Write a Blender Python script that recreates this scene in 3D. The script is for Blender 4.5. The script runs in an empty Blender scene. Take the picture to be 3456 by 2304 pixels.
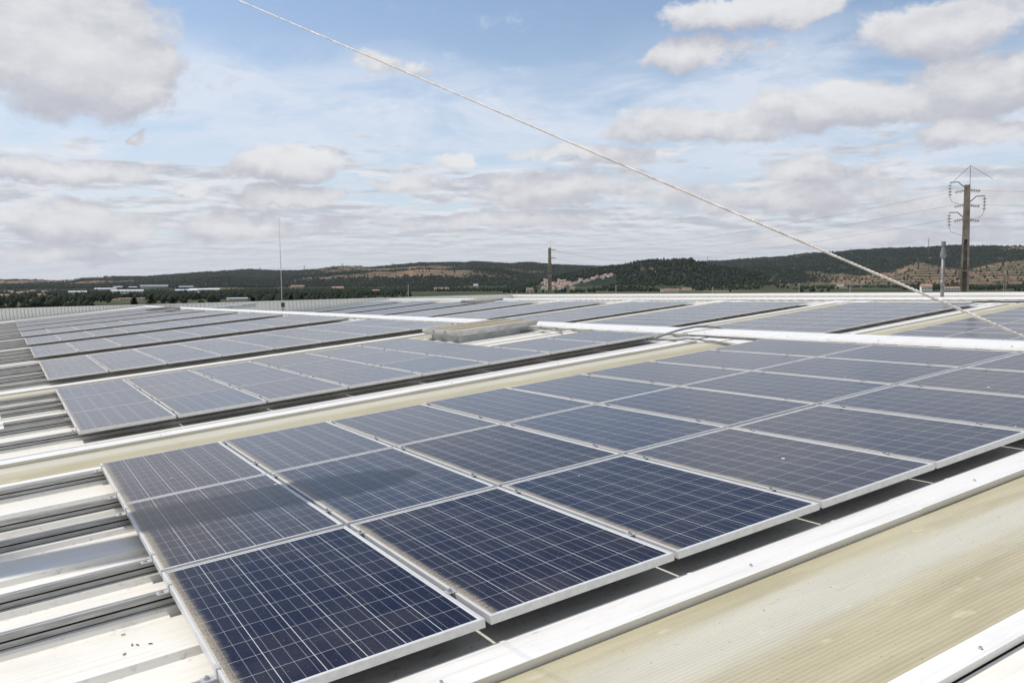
import bpy, bmesh, math, random
import numpy as np
from mathutils import Matrix, Vector
random.seed(7); rng = np.random.default_rng(7)
sc = bpy.context.scene
COL = sc.collection

# ------------------------------------------------------------------ camera, frames, light
# roof frame: u up the roof slope, v along the ridge (away from us), w = normal of the roof; panel tops lie at w = 0
R_RC = Matrix(((0.8526, -0.5142, -0.0928), (-0.1332, -0.0422, -0.9902), (0.5053, 0.8566, -0.1045)))
C_R = Vector((-0.4714, -7.8113, 1.4355)); F_PX = 2839.8; CAM_H = 14.0
UP_R = Vector((0.0934, -0.0130, 0.9955)).normalized()
fwd = Vector(R_RC[2]); Y_R = (fwd - UP_R * fwd.dot(UP_R)).normalized(); X_R = Y_R.cross(UP_R).normalized()
W_R = Matrix((X_R, Y_R, UP_R))                       # roof -> world rotation
M = Matrix.Translation((0, 0, CAM_H)) @ W_R.to_4x4() @ Matrix.Translation(-C_R)
def rw(u, v, w=0): return M @ Vector((u, v, w))
def px_dir(x, y):                                     # direction, in the world, seen at a pixel of the 3456 px wide photograph
    d = Vector(((x - 1728) / F_PX, (y - 1152) / F_PX, 1.0))
    return (W_R @ (R_RC.transposed() @ d)).normalized()
def azel(x, y):
    d = px_dir(x, y); return math.atan2(d.x, d.y), math.atan2(d.z, math.hypot(d.x, d.y))

cam_d = bpy.data.cameras.new('camera'); cam = bpy.data.objects.new('camera', cam_d); COL.objects.link(cam)
cam_d.sensor_width = 36; cam_d.lens = 36 * F_PX / 3456; cam_d.clip_start = 0.1; cam_d.clip_end = 30000
rc = W_R @ R_RC.transposed()                          # camera (x right, y down, z forward) -> world
cm = Matrix((Vector(rc.col[0]), -Vector(rc.col[1]), -Vector(rc.col[2]))).transposed().to_4x4()
cam.matrix_world = Matrix.Translation((0, 0, CAM_H)) @ cm
sc.camera = cam
sc.view_settings.view_transform = 'Standard'; sc.view_settings.look = 'None'
sc.view_settings.exposure = 0.0; sc.view_settings.gamma = 1.0
sc.cycles.max_bounces = 6; sc.cycles.diffuse_bounces = 3; sc.cycles.glossy_bounces = 3; sc.cycles.caustics_reflective = False

SUN_R = Vector((-0.38, 0.42, 1.0)).normalized()       # towards the sun, roof frame
SUN = (W_R @ SUN_R).normalized()
sun_el = math.asin(SUN.z); sun_az = math.atan2(SUN.x, SUN.y)
sd = bpy.data.lights.new('sun', 'SUN'); sd.energy = 3.7; sd.angle = math.radians(0.53); sd.color = (1.0, 0.955, 0.89)
so = bpy.data.objects.new('sun', sd); COL.objects.link(so); so.rotation_euler = SUN.to_track_quat('Z', 'Y').to_euler()

# ------------------------------------------------------------------ node helpers
class NT:
    def __init__(s, tree): s.t = tree; s.n = tree.nodes; s.l = tree.links
    def new(s, typ, **kw):
        n = s.n.new(typ)
        for k, v in kw.items(): setattr(n, k, v)
        return n
    def set(s, sock, v):
        if hasattr(v, 'is_output') or isinstance(v, bpy.types.NodeSocket): s.l.new(v, sock)
        else:
            try: sock.default_value = v
            except Exception: sock.default_value = (*v, 1.0) if len(v) == 3 else v
    def m(s, op, a, b=None, c=None, clamp=False):
        n = s.new('ShaderNodeMath', operation=op); n.use_clamp = clamp
        s.set(n.inputs[0], a)
        if b is not None: s.set(n.inputs[1], b)
        if c is not None: s.set(n.inputs[2], c)
        return n.outputs[0]
    def mix(s, f, a, b):
        n = s.new('ShaderNodeMix', data_type='RGBA'); s.set(n.inputs[0], f); s.set(n.inputs[6], a); s.set(n.inputs[7], b); return n.outputs[2]
    def ramp(s, v, lo, hi, smooth=True):
        n = s.new('ShaderNodeMapRange'); n.interpolation_type = 'SMOOTHSTEP' if smooth else 'LINEAR'
        s.set(n.inputs[0], v); s.set(n.inputs[1], lo); s.set(n.inputs[2], hi); return n.outputs[0]
    def noise(s, vec, scale, detail=3, rough=0.5, dist=0.0):
        n = s.new('ShaderNodeTexNoise'); s.set(n.inputs['Vector'], vec)
        n.inputs['Scale'].default_value = scale; n.inputs['Detail'].default_value = detail
        n.inputs['Roughness'].default_value = rough; n.inputs['Distortion'].default_value = dist
        return n.outputs['Fac']
    def vmul(s, v, k):
        n = s.new('ShaderNodeVectorMath', operation='MULTIPLY'); s.set(n.inputs[0], v); n.inputs[1].default_value = k; return n.outputs[0]
    def xyz(s, v):
        n = s.new('ShaderNodeSeparateXYZ'); s.set(n.inputs[0], v); return n.outputs
    def comb(s, x, y, z):
        n = s.new('ShaderNodeCombineXYZ'); s.set(n.inputs[0], x); s.set(n.inputs[1], y); s.set(n.inputs[2], z); return n.outputs[0]

# ------------------------------------------------------------------ world: sky and clouds by direction
world = bpy.data.worlds.new('World'); sc.world = world; world.use_nodes = True
w = NT(world.node_tree); w.n.clear()
SKY_STR = 0.142
sky = w.new('ShaderNodeTexSky', sky_type='NISHITA'); sky.sun_disc = False
sky.sun_elevation = sun_el; sky.sun_rotation = sun_az; sky.altitude = 100; sky.air_density = 1.0; sky.dust_density = 1.2; sky.ozone_density = 1.0
D = w.new('ShaderNodeTexCoord').outputs['Generated']
dx, dy, dz = w.xyz(D)
el = w.m('ARCSINE', dz); az = w.m('ARCTAN2', dx, dy)
zc = w.m('ADD', w.m('MAXIMUM', dz, 0.0), 0.075)
P = w.comb(w.m('DIVIDE', dx, zc), w.m('DIVIDE', dy, zc), 0.0)
AE = w.comb(az, el, 0.0)
# soft displacement of the cloud outlines
n1 = w.noise(w.vmul(AE, (1.0, 1.6, 1.0)), 10.0, 9, 0.64); n2 = w.noise(w.vmul(AE, (1.0, 2.0, 1.0)), 3.2, 3, 0.5)
wob = w.m('ADD', w.m('MULTIPLY', w.m('SUBTRACT', n1, 0.5), 2.6), w.m('MULTIPLY', w.m('SUBTRACT', n2, 0.5), 0.9))
wx = w.noise(w.vmul(AE, (1.0, 1.3, 1.0)), 7.0, 6, 0.6, 0.6); wy = w.noise(w.vmul(AE, (1.3, 1.0, 1.0)), 11.0, 6, 0.62, 0.4)
azw = w.m('ADD', az, w.m('MULTIPLY', w.m('SUBTRACT', wx, 0.5), 0.24)); elw = w.m('ADD', el, w.m('MULTIPLY', w.m('SUBTRACT', wy, 0.5), 0.042))
def cloud_field(list_, off=0.0):
    tot = None
    for (x, y, rx, ry, amp) in list_:                 # centre and half sizes, photograph pixels / 1.4694
        a0, e0 = azel(x * 1.4694, y * 1.4694); ra = rx / 1932.0; re = ry / 1932.0
        qa = w.m('MULTIPLY', w.m('SUBTRACT', azw, a0), 1 / ra)
        qe = w.m('MULTIPLY', w.m('SUBTRACT', elw, e0 - off), 1 / re)
        d = w.m('SQRT', w.m('ADD', w.m('MULTIPLY', qa, qa), w.m('MULTIPLY', qe, qe)))
        v = w.m('MULTIPLY', w.m('SUBTRACT', 1.0, d), amp)
        tot = v if tot is None else w.m('MAXIMUM', tot, v)
    return tot
CL = [(150, 120, 320, 150, 1.3), (330, 215, 130, 60, 1.0), (60, 40, 220, 110, 1.2), (1640, 285, 300, 52, 1.1), (1960, 240, 260, 60, 1.1), (2260, 190, 210, 85, 1.2),
      (1615, 122, 130, 42, 1.0), (2200, 60, 190, 70, 1.1), (1730, 30, 260, 38, 0.9), (880, 145, 95, 30, 0.7), (680, 375, 155, 42, 1.2), (130, 388, 150, 32, 0.9),
      (415, 437, 75, 20, 0.9), (1050, 378, 72, 28, 0.9), (2190, 315, 200, 40, 1.0), (1320, 355, 140, 22, 0.8), (1850, 398, 120, 36, 0.9), (350, 315, 30, 14, 0.7),
      (700, 452, 150, 26, 0.9), (1270, 440, 330, 56, 0.65), (1750, 455, 330, 46, 0.6), (2180, 470, 260, 46, 0.6), (170, 520, 180, 52, 1.0), (620, 520, 240, 36, 0.6), (930, 420, 100, 26, 0.9), (1150, 505, 300, 26, 0.9), (1900, 545, 330, 24, 0.8), (1480, 300, 150, 26, 0.9), (60, 585, 260, 22, 0.8)]
big = w.m('ADD', cloud_field(CL), w.m('MULTIPLY', wob, 0.62))
big_d = w.ramp(big, 0.0, 0.36)
# the same field sampled a little lower in the sky: difference = how near the top of the cloud we are
big_lo = w.m('ADD', cloud_field([c for c in CL], 0.022), w.m('MULTIPLY', wob, 0.62))
def billow(vec, step, scale, detail, rough):          # relief of the cloud lit from above: difference of the same noise a little lower
    o_ = w.new('ShaderNodeVectorMath', operation='ADD'); w.set(o_.inputs[0], vec); o_.inputs[1].default_value = step
    return w.m('SUBTRACT', w.noise(o_.outputs[0], scale, detail, rough), w.noise(vec, scale, detail, rough))
relief = billow(w.vmul(AE, (1.0, 1.7, 1.0)), (0.006, -0.022, 0.0), 13.0, 7, 0.62)
top = w.ramp(w.m('ADD', w.m('MULTIPLY', w.m('SUBTRACT', big, big_lo), 0.55), w.m('MULTIPLY', relief, 1.9)), -0.50, 0.80)
# layered deck near the horizon, flattened by perspective
deck_n = w.m('ADD', w.m('MULTIPLY', w.noise(P, 1.3, 8, 0.62, 0.3), 1.0), w.m('MULTIPLY', w.noise(P, 4.2, 5, 0.6), 0.35))
deck_c = w.ramp(el, 0.23, 0.03)
deck_d = w.m('MULTIPLY', w.ramp(deck_n, w.m('SUBTRACT', 0.80, w.m('MULTIPLY', deck_c, 0.30)), w.m('SUBTRACT', 0.88, w.m('MULTIPLY', deck_c, 0.30))), w.ramp(el, 0.30, 0.16))
# high thin veil
veil_n = w.noise(w.vmul(AE, (1.0, 3.2, 1.0)), 5.0, 9, 0.66, 0.4)
veil_m = w.m('MULTIPLY', w.ramp(el, 0.05, 0.13), w.ramp(w.m('ADD', el, w.m('MULTIPLY', w.m('SUBTRACT', n2, 0.5), 0.15)), 0.285, 0.20))
veil = w.m('ADD', w.m('MULTIPLY', veil_m, w.ramp(veil_n, 0.30, 0.62)), w.m('MULTIPLY', w.ramp(w.noise(w.vmul(AE, (1.0, 1.5, 1.0)), 21.0, 6, 0.7), 0.50, 0.75), w.m('MULTIPLY', w.ramp(veil_n, 0.46, 0.60), 0.55)), clamp=True)
bg_sky = w.mix(0.03, sky.outputs[0], (4.0, 4.3, 4.9))
bg_sky = w.mix(w.m('MULTIPLY', w.ramp(el, 0.34, -0.02), 0.55), bg_sky, (4.20, 5.13, 6.20))
c1 = w.mix(w.m('MULTIPLY', veil, 0.82), bg_sky, (5.27, 5.67, 6.40))
shade = w.noise(w.vmul(AE, (1.0, 2.6, 1.0)), 14.0, 5, 0.55)
drel = billow(P, (0.0, 0.16, 0.0), 1.9, 8, 0.64)
deck_col = w.mix(w.ramp(w.m('ADD', w.m('MULTIPLY', drel, 2.4), w.m('MULTIPLY', w.m('SUBTRACT', deck_n, 0.75), -0.9)), -0.35, 0.35), (3.55, 3.66, 4.1), (5.85, 5.9, 6.1))
deck_col = w.mix(w.m('MULTIPLY', w.ramp(el, 0.085, 0.015), 0.65), deck_col, (4.75, 4.9, 5.3))
c2 = w.mix(w.m('MULTIPLY', deck_d, 0.85), c1, deck_col)
thick = w.ramp(big, 0.15, 1.15)
bc = w.mix(top, (3.45, 3.48, 3.95), (6.0, 6.0, 6.05))
bc = w.mix(w.m('MULTIPLY', thick, 0.55), bc, (5.65, 5.6, 5.65))
c3 = w.mix(w.m('MULTIPLY', big_d, 0.93), c2, bc)
back = w.m('MULTIPLY', w.ramp(dy, 0.25, -0.25), w.ramp(w.noise(P, 0.45, 6, 0.6, 0.4), 0.38, 0.52))  # unseen clouds behind the camera, added to brighten the ambient light
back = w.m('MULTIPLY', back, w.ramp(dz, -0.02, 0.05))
c3 = w.mix(w.m('MULTIPLY', w.ramp(el, 0.34, 0.75), 0.7), c3, (0.9, 1.6, 3.0))
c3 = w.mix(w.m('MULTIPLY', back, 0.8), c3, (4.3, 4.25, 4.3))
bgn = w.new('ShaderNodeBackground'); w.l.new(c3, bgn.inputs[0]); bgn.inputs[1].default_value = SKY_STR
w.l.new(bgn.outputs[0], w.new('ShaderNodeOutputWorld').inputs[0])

# ------------------------------------------------------------------ materials
MAT = {}
def mat(name):
    m_ = bpy.data.materials.new(name); m_.use_nodes = True; MAT[name] = m_
    t = NT(m_.node_tree); b = t.n['Principled BSDF']; t.b = b
    return m_, t
def simple(name, col, rough=0.6, metal=0.0, spec=0.5, var=0.12, scale=3.0, bump=0.0, stretch=(1, 1, 1), coords='Object'):
    m_, t = mat(name)
    tc = t.vmul(t.new('ShaderNodeTexCoord').outputs[coords], stretch)
    n = t.noise(tc, scale, 5, 0.6)
    k = t.ramp(n, 0.25, 0.75)
    c0 = tuple(c * (1 - var) for c in col); c1_ = tuple(min(1, c * (1 + var)) for c in col)
    t.set(t.b.inputs['Base Color'], t.mix(k, c0, c1_))
    t.b.inputs['Roughness'].default_value = rough; t.b.inputs['Metallic'].default_value = metal
    t.b.inputs['Specular IOR Level'].default_value = spec
    if bump:
        bn = t.new('ShaderNodeBump'); bn.inputs['Strength'].default_value = bump; bn.inputs['Distance'].default_value = 0.01
        t.l.new(n, bn.inputs['Height']); t.l.new(bn.outputs[0], t.b.inputs['Normal'])
    return m_

def roof_paint(name, col, dirt, moss=0.0, rust=0.0):
    m_, t = mat(name)
    tc = t.new('ShaderNodeTexCoord').outputs['Object']
    x, y, z = t.xyz(tc)
    streak = t.noise(t.vmul(tc, (1.2, 26, 8)), 1.0, 6, 0.62)
    blot = t.noise(tc, 2.3, 6, 0.65); speck = t.noise(tc, 55.0, 3, 0.6); fine = t.noise(t.vmul(tc, (6, 60, 20)), 1.0, 3, 0.6)
    c = t.mix(t.m('MULTIPLY', t.ramp(streak, 0.45, 0.75), dirt), col, (0.50, 0.46, 0.36))
    c = t.mix(t.m('MULTIPLY', t.ramp(blot, 0.48, 0.78), dirt * 0.7), c, (0.56, 0.53, 0.45))
    c = t.mix(t.m('MULTIPLY', t.m('MULTIPLY', t.ramp(speck, 0.66, 0.74), t.ramp(blot, 0.45, 0.65)), 0.7 * dirt + 0.1), c, (0.16, 0.13, 0.09))
    c = t.mix(t.m('MULTIPLY', t.ramp(fine, 0.58, 0.72), dirt * 0.5), c, (0.60, 0.57, 0.50))
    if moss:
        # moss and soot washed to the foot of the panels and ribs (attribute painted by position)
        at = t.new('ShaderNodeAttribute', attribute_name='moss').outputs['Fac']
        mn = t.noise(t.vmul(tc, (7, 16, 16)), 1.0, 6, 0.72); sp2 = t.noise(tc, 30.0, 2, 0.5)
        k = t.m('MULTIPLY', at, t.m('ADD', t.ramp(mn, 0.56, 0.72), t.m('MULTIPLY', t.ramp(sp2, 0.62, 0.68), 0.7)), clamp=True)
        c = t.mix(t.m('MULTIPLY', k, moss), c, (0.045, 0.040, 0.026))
    if rust:
        rn = t.noise(t.vmul(tc, (2.2, 12, 12)), 1.0, 6, 0.7)
        c = t.mix(t.m('MULTIPLY', t.ramp(rn, 0.64, 0.72), rust), c, (0.30, 0.13, 0.05))
    t.set(t.b.inputs['Base Color'], c)
    t.b.inputs['Roughness'].default_value = 0.42
    bn = t.new('ShaderNodeBump'); bn.inputs['Strength'].default_value = 0.25; bn.inputs['Distance'].default_value = 0.004
    t.l.new(t.noise(tc, 9.0, 4, 0.6), bn.inputs['Height']); t.l.new(bn.outputs[0], t.b.inputs['Normal'])
    return m_
roof_paint('roof_white', (0.79, 0.765, 0.70), 0.28, moss=0.5)
roof_paint('flashing_white', (0.78, 0.77, 0.75), 0.36, rust=0.6)
roof_paint('parapet_white', (0.66, 0.68, 0.66), 0.25)
roof_paint('side_parapet_white', (0.74, 0.73, 0.71), 0.15)
simple('alu', (0.62, 0.62, 0.62), 0.38, 0.55, var=0.18, scale=6, stretch=(1, 12, 12))
simple('rail_alu', (0.40, 0.40, 0.39), 0.5, 0.35, var=0.3, scale=5, stretch=(1, 14, 14))
simple('slot_shade', (0.012, 0.011, 0.011), 0.9, var=0.2)  # shade in slots and gaps, put in as black
simple('frame_alu', (0.66, 0.66, 0.65), 0.42, 0.25, var=0.1, scale=4, stretch=(6, 1, 6))
simple('steel', (0.55, 0.54, 0.52), 0.3, 0.85, var=0.2, scale=30)
simple('galvanised', (0.42, 0.44, 0.45), 0.45, 0.45, var=0.25, scale=3.5)
simple('flue_steel', (0.20, 0.20, 0.20), 0.5, 0.3, var=0.2, scale=3)
simple('galvanised_light', (0.50, 0.50, 0.49), 0.45, 0.3, var=0.2, scale=5)
simple('cable_grey', (0.17, 0.18, 0.18), 0.5, var=0.2, scale=8)
simple('rubber_black', (0.03, 0.03, 0.03), 0.7)
simple('rope_steel', (0.58, 0.53, 0.50), 0.4, 0.3, var=0.3, scale=40)
simple('concrete', (0.23, 0.195, 0.155), 0.85, var=0.35, scale=2.2, bump=0.3)
simple('concrete_pale', (0.36, 0.31, 0.24), 0.85, var=0.35, scale=2.2, bump=0.3)
simple('porcelain', (0.50, 0.49, 0.46), 0.3, var=0.2)
simple('house_white', (0.86, 0.85, 0.82), 0.8, var=0.1, scale=0.4)
simple('house_cream', (0.66, 0.55, 0.38), 0.8, var=0.1, scale=0.4)
simple('house_orange', (0.60, 0.30, 0.15), 0.8, var=0.1, scale=0.4)
simple('roof_tile', (0.38, 0.22, 0.16), 0.85, var=0.3, scale=0.5)
simple('roof_tile_old', (0.36, 0.22, 0.16), 0.85, var=0.3, scale=0.5)
simple('hall_roof', (0.66, 0.68, 0.70), 0.5, var=0.1, scale=0.1)
simple('hall_wall', (0.55, 0.58, 0.60), 0.7, var=0.15, scale=0.2)
simple('hall_red', (0.45, 0.07, 0.05), 0.6, var=0.1)
simple('hall_blue', (0.05, 0.10, 0.22), 0.6, var=0.1)
simple('window_dark', (0.03, 0.035, 0.045), 0.2)
simple('bark', (0.10, 0.07, 0.045), 0.9, var=0.3)
simple('leaves', (0.028, 0.050, 0.016), 0.7, var=0.55, scale=2.0)
simple('pylon_steel', (0.14, 0.15, 0.16), 0.6, 0.2)
simple('red_lamp', (0.06, 0.015, 0.012), 0.4)
simple('seal_brown', (0.10, 0.07, 0.04), 0.9, var=0.3, scale=6)
simple('fabric', (0.5, 0.2, 0.08), 0.9)
simple('far_glass', (0.035, 0.036, 0.05), 0.22, var=0.5, scale=0.6)
simple('wall_plain', (0.45, 0.45, 0.44), 0.8)

# rooflight sheet: yellowed fibreglass with fine corrugation, light on its crown put into the colour as a pale band
m_, t = mat('rooflight'); tc = t.new('ShaderNodeTexCoord').outputs['Object']; x, y, z = t.xyz(tc)
arc = t.m('ABSOLUTE', y)                              # local y = 0 at the crown
pale = t.ramp(t.m('ADD', t.m('ABSOLUTE', t.m('SUBTRACT', y, 0.10)), t.m('MULTIPLY', t.m('SUBTRACT', t.noise(t.vmul(tc, (0.5, 6, 1)), 1.0, 5, 0.6), 0.5), 0.35)), 0.26, 0.06)
c = t.mix(t.ramp(t.noise(t.vmul(tc, (0.7, 5, 1)), 1.6, 6, 0.6), 0.3, 0.7), (0.40, 0.355, 0.225), (0.49, 0.445, 0.30))
c = t.mix(t.m('MULTIPLY', pale, 0.5), c, (0.62, 0.62, 0.57))
c = t.mix(t.m('MULTIPLY', t.ramp(t.noise(t.vmul(tc, (2.0, 3.4, 1)), 2.2, 3, 0.5), 0.66, 0.74), 0.38), c, (0.68, 0.64, 0.46))
c = t.mix(t.m('MULTIPLY', t.ramp(t.noise(t.vmul(tc, (3.5, 30, 1)), 1.0, 5, 0.7), 0.60, 0.78), 0.45), c, (0.33, 0.27, 0.16))
c = t.mix(t.m('MULTIPLY', t.ramp(t.noise(tc, 45.0, 2, 0.5), 0.70, 0.76), 0.6), c, (0.22, 0.18, 0.12))
t.set(t.b.inputs['Base Color'], c); t.b.inputs['Roughness'].default_value = 0.5

# solar cells: six strings by ten cells with gaps, three busbars per cell, dust at the low edge
def cell_mat():
    m_, t = mat('solar_cells')
    tc = t.new('ShaderNodeTexCoord').outputs['Object']; x, y, z = t.xyz(tc)
    rnd = t.new('ShaderNodeObjectInfo').outputs['Random']
    dusty = t.new('ShaderNodeAttribute', attribute_type='OBJECT', attribute_name='dust').outputs['Fac']; tone = t.new('ShaderNodeAttribute', attribute_type='OBJECT', attribute_name='tone').outputs['Fac']
    X0, PX, Y0, PY = 0.0190, 0.936 / 6, 0.024, 1.570 / 10
    cx = t.m('MULTIPLY', t.m('SUBTRACT', x, X0), 1 / PX); cy = t.m('MULTIPLY', t.m('SUBTRACT', y, Y0), 1 / PY)
    fx = t.m('FRACT', cx); fy = t.m('FRACT', cy)
    gx = t.m('GREATER_THAN', t.m('ABSOLUTE', t.m('SUBTRACT', fx, 0.5)), 0.5 - 0.0090)
    gy = t.m('GREATER_THAN', t.m('ABSOLUTE', t.m('SUBTRACT', fy, 0.5)), 0.5 - 0.0070)
    bb = t.m('LESS_THAN', t.m('ABSOLUTE', t.m('SUBTRACT', t.m('FRACT', t.m('MULTIPLY', fx, 3.0)), 0.5)), 0.016)
    ox = t.m('MAXIMUM', t.m('LESS_THAN', cx, 0.0), t.m('GREATER_THAN', cx, 6.0)); oy = t.m('MAXIMUM', t.m('LESS_THAN', cy, 0.0), t.m('GREATER_THAN', cy, 10.0))
    out = t.m('MAXIMUM', ox, oy)
    # one tone for each panel, a slighter one for each cell, crystal grain inside it
    idv = t.comb(t.m('FLOOR', cx), t.m('FLOOR', cy), t.m('MULTIPLY', rnd, 91.0))
    wn = t.new('ShaderNodeTexWhiteNoise'); t.set(wn.inputs['Vector'], idv)
    vo = t.new('ShaderNodeTexVoronoi'); t.set(vo.inputs['Vector'], t.vmul(tc, (1, 2.2, 1))); vo.inputs['Scale'].default_value = 70
    grain = t.noise(t.vmul(tc, (1, 2.5, 1)), 34.0, 4, 0.65)
    k = t.m('ADD', t.m('ADD', t.m('MULTIPLY', tone, 0.9), t.m('MULTIPLY', wn.outputs['Value'], 0.35)), t.m('MULTIPLY', t.m('SUBTRACT', grain, 0.5), 1.2))
    cell = t.mix(t.ramp(k, 0.0, 1.1), (0.0022, 0.0042, 0.020), (0.026, 0.023, 0.030))
    cell = t.mix(t.m('MULTIPLY', t.ramp(vo.outputs['Distance'], 0.30, 0.75), 0.35), cell, (0.008, 0.018, 0.055))
    c = t.mix(t.m('MULTIPLY', bb, 0.55), cell, (0.46, 0.47, 0.50))
    c = t.mix(t.m('MULTIPLY', gy, 0.72), c, (0.58, 0.60, 0.62)); c = t.mix(t.m('MULTIPLY', gx, 0.9), c, (0.62, 0.63, 0.64))
    c = t.mix(out, c, (0.62, 0.63, 0.63))
    # dust
    off = t.new('ShaderNodeVectorMath', operation='ADD'); t.set(off.inputs[0], tc); t.set(off.inputs[1], t.comb(t.m('MULTIPLY', rnd, 17.0), 0.0, t.m('MULTIPLY', rnd, 5.0)))
    tv = off.outputs[0]
    fray = t.noise(t.vmul(tv, (9, 70, 1)), 1.0, 4, 0.7); slow = t.noise(t.vmul(tv, (1, 3, 1)), 1.3, 3, 0.5)
    edge = t.m('SUBTRACT', x, t.m('ADD', 0.012, t.m('MULTIPLY', t.m('ADD', t.m('MULTIPLY', fray, 1.5), t.m('MULTIPLY', slow, 1.2)), 0.029)))
    ed = t.ramp(edge, 0.020, -0.035)
    gritty = t.ramp(t.noise(tv, 160.0, 2, 0.6), 0.35, 0.60)
    haze = t.m('MULTIPLY', t.ramp(t.noise(tv, 2.2, 5, 0.6), 0.35, 0.8), 0.055)
    spk = t.m('MULTIPLY', t.ramp(t.noise(tv, 120.0, 1, 0.5), 0.72, 0.78), 0.35)
    dust = t.m('ADD', t.m('MULTIPLY', ed, t.m('ADD', 0.36, t.m('MULTIPLY', gritty, 0.5))), t.m('ADD', haze, spk), clamp=True)
    c = t.mix(t.m('MULTIPLY', dusty, 0.85), c, t.mix(tone, (0.34, 0.38, 0.47), (0.41, 0.39, 0.38)))
    c = t.mix(dust, c, (0.44, 0.385, 0.29))
    # bird droppings and pale grit
    blob = t.ramp(t.noise(tv, 13.0, 1, 0.4), 0.825, 0.84)
    c = t.mix(blob, c, (0.75, 0.74, 0.70))
    t.set(t.b.inputs['Base Color'], c)
    t.set(t.b.inputs['Roughness'], t.m('ADD', 0.085, t.m('MULTIPLY', t.m('ADD', dust, dusty), 0.6), clamp=True))
    t.set(t.b.inputs['IOR'], t.m('ADD', 1.155, t.m('MULTIPLY', dusty, 0.9)))
cell_mat()

# ------------------------------------------------------------------ mesh helpers
def mesh(name, V, Fc, material, smooth=False, mats=None, mi=None):
    me = bpy.data.meshes.new(name); me.from_pydata([tuple(v) for v in V], [], Fc)
    for mm in (mats or [material]): me.materials.append(MAT[mm])
    if mi is not None: me.polygons.foreach_set('material_index', mi)
    if smooth: me.polygons.foreach_set('use_smooth', [True] * len(me.polygons))
    me.update(); return me
class MB:
    def __init__(s): s.V = []; s.F = []; s.mi = []
    def box(s, x0, x1, y0, y1, z0, z1, mi=0):
        b = len(s.V)
        s.V += [(x0, y0, z0), (x1, y0, z0), (x1, y1, z0), (x0, y1, z0), (x0, y0, z1), (x1, y0, z1), (x1, y1, z1), (x0, y1, z1)]
        s.F += [(b, b+3, b+2, b+1), (b+4, b+5, b+6, b+7), (b, b+1, b+5, b+4), (b+1, b+2, b+6, b+5), (b+2, b+3, b+7, b+6), (b+3, b, b+4, b+7)]
        s.mi += [mi] * 6; return s
    def quad(s, a, b_, c, d, mi=0):
        b = len(s.V); s.V += [a, b_, c, d]; s.F.append((b, b+1, b+2, b+3)); s.mi.append(mi); return s
    def tube(s, pts, rad, n=8, mi=0, cap=True):
        pts = [Vector(p) for p in pts]; R = rad if hasattr(rad, '__len__') else [rad] * len(pts)
        base = len(s.V); ref = None
        for i, p in enumerate(pts):
            tdir = (pts[min(i+1, len(pts)-1)] - pts[max(i-1, 0)]).normalized()
            if ref is None or abs(ref.dot(tdir)) > 0.95:
                ref = Vector((0, 0, 1)) if abs(tdir.z) < 0.9 else Vector((1, 0, 0))
            a = tdir.cross(ref).normalized(); b_ = tdir.cross(a).normalized()
            for k in range(n):
                an = 2 * math.pi * k / n; s.V.append(tuple(p + (a * math.cos(an) + b_ * math.sin(an)) * R[i]))
        for i in range(len(pts)-1):
            for k in range(n):
                k2 = (k+1) % n; s.F.append((base+i*n+k, base+i*n+k2, base+(i+1)*n+k2, base+(i+1)*n+k)); s.mi.append(mi)
        if cap:
            s.F.append(tuple(base+k for k in range(n))[::-1]); s.mi.append(mi)
            s.F.append(tuple(base+(len(pts)-1)*n+k for k in range(n))); s.mi.append(mi)
        return s
    def me(s, name, material=None, smooth=False, mats=None):
        return mesh(name, s.V, s.F, material, smooth, mats, s.mi if mats else None)
def link(name, me, parent=None, mw=None, loc=None):
    o = bpy.data.objects.new(name, me); COL.objects.link(o)
    if parent is not None: o.parent = parent
    if mw is not None: o.matrix_world = mw
    if loc is not None: o.location = loc
    return o
def tag(o, label, cat, group=None, kind=None):
    if label: o['label'] = label
    if cat: o['category'] = cat
    if group: o['group'] = group
    if kind: o['kind'] = kind
    return o
def RT(u, v, w_=0): return M @ Matrix.Translation((u, v, w_))
ORD = ['first', 'second', 'third', 'fourth', 'fifth', 'sixth', 'seventh', 'eighth', 'ninth', 'tenth']

# ------------------------------------------------------------------ the factory roof
bld = link('factory_building', None, mw=RT(0, 0, 0))
tag(bld, 'white factory building whose stepped metal roof carries the rows of solar panels', 'building')
PITCH_U, PITCH_V = 1.0, 1.634
NEAR_V = [-4.923, 2.064, 9.016, 15.95, 22.9, 30.0, 37.1, 44.4, 51.6]     # near edges of the panel blocks, lower roof bay
FAR_V = [1.80, 8.80, 15.76, 22.6, 29.6, 36.6, 43.5, 50.6, 57.6]
W2 = -1.75                                            # panel plane of the second roof bay
ZC, ZP = -0.110, -0.142                               # rib crest and pan of the roof sheet
def gap_layout(vn):
    """rooflight strip in the valley in front of the block whose near edge is vn: flashing A far/near edge, rooflight, flashing B"""
    if vn < 0: return (-4.955, -5.160, -5.15, -6.12, -6.095, -6.195)
    return (vn - 0.43, vn - 0.64, vn - 0.63, vn - 1.68, vn - 1.655, vn - 1.745)
def ribs(anchor, lo, hi, pitch=0.5575):
    k0 = math.ceil((lo + 0.06 - anchor) / pitch); out = []
    k = k0
    while anchor + k * pitch < hi - 0.06: out.append(anchor + k * pitch); k += 1
    return out
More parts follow.
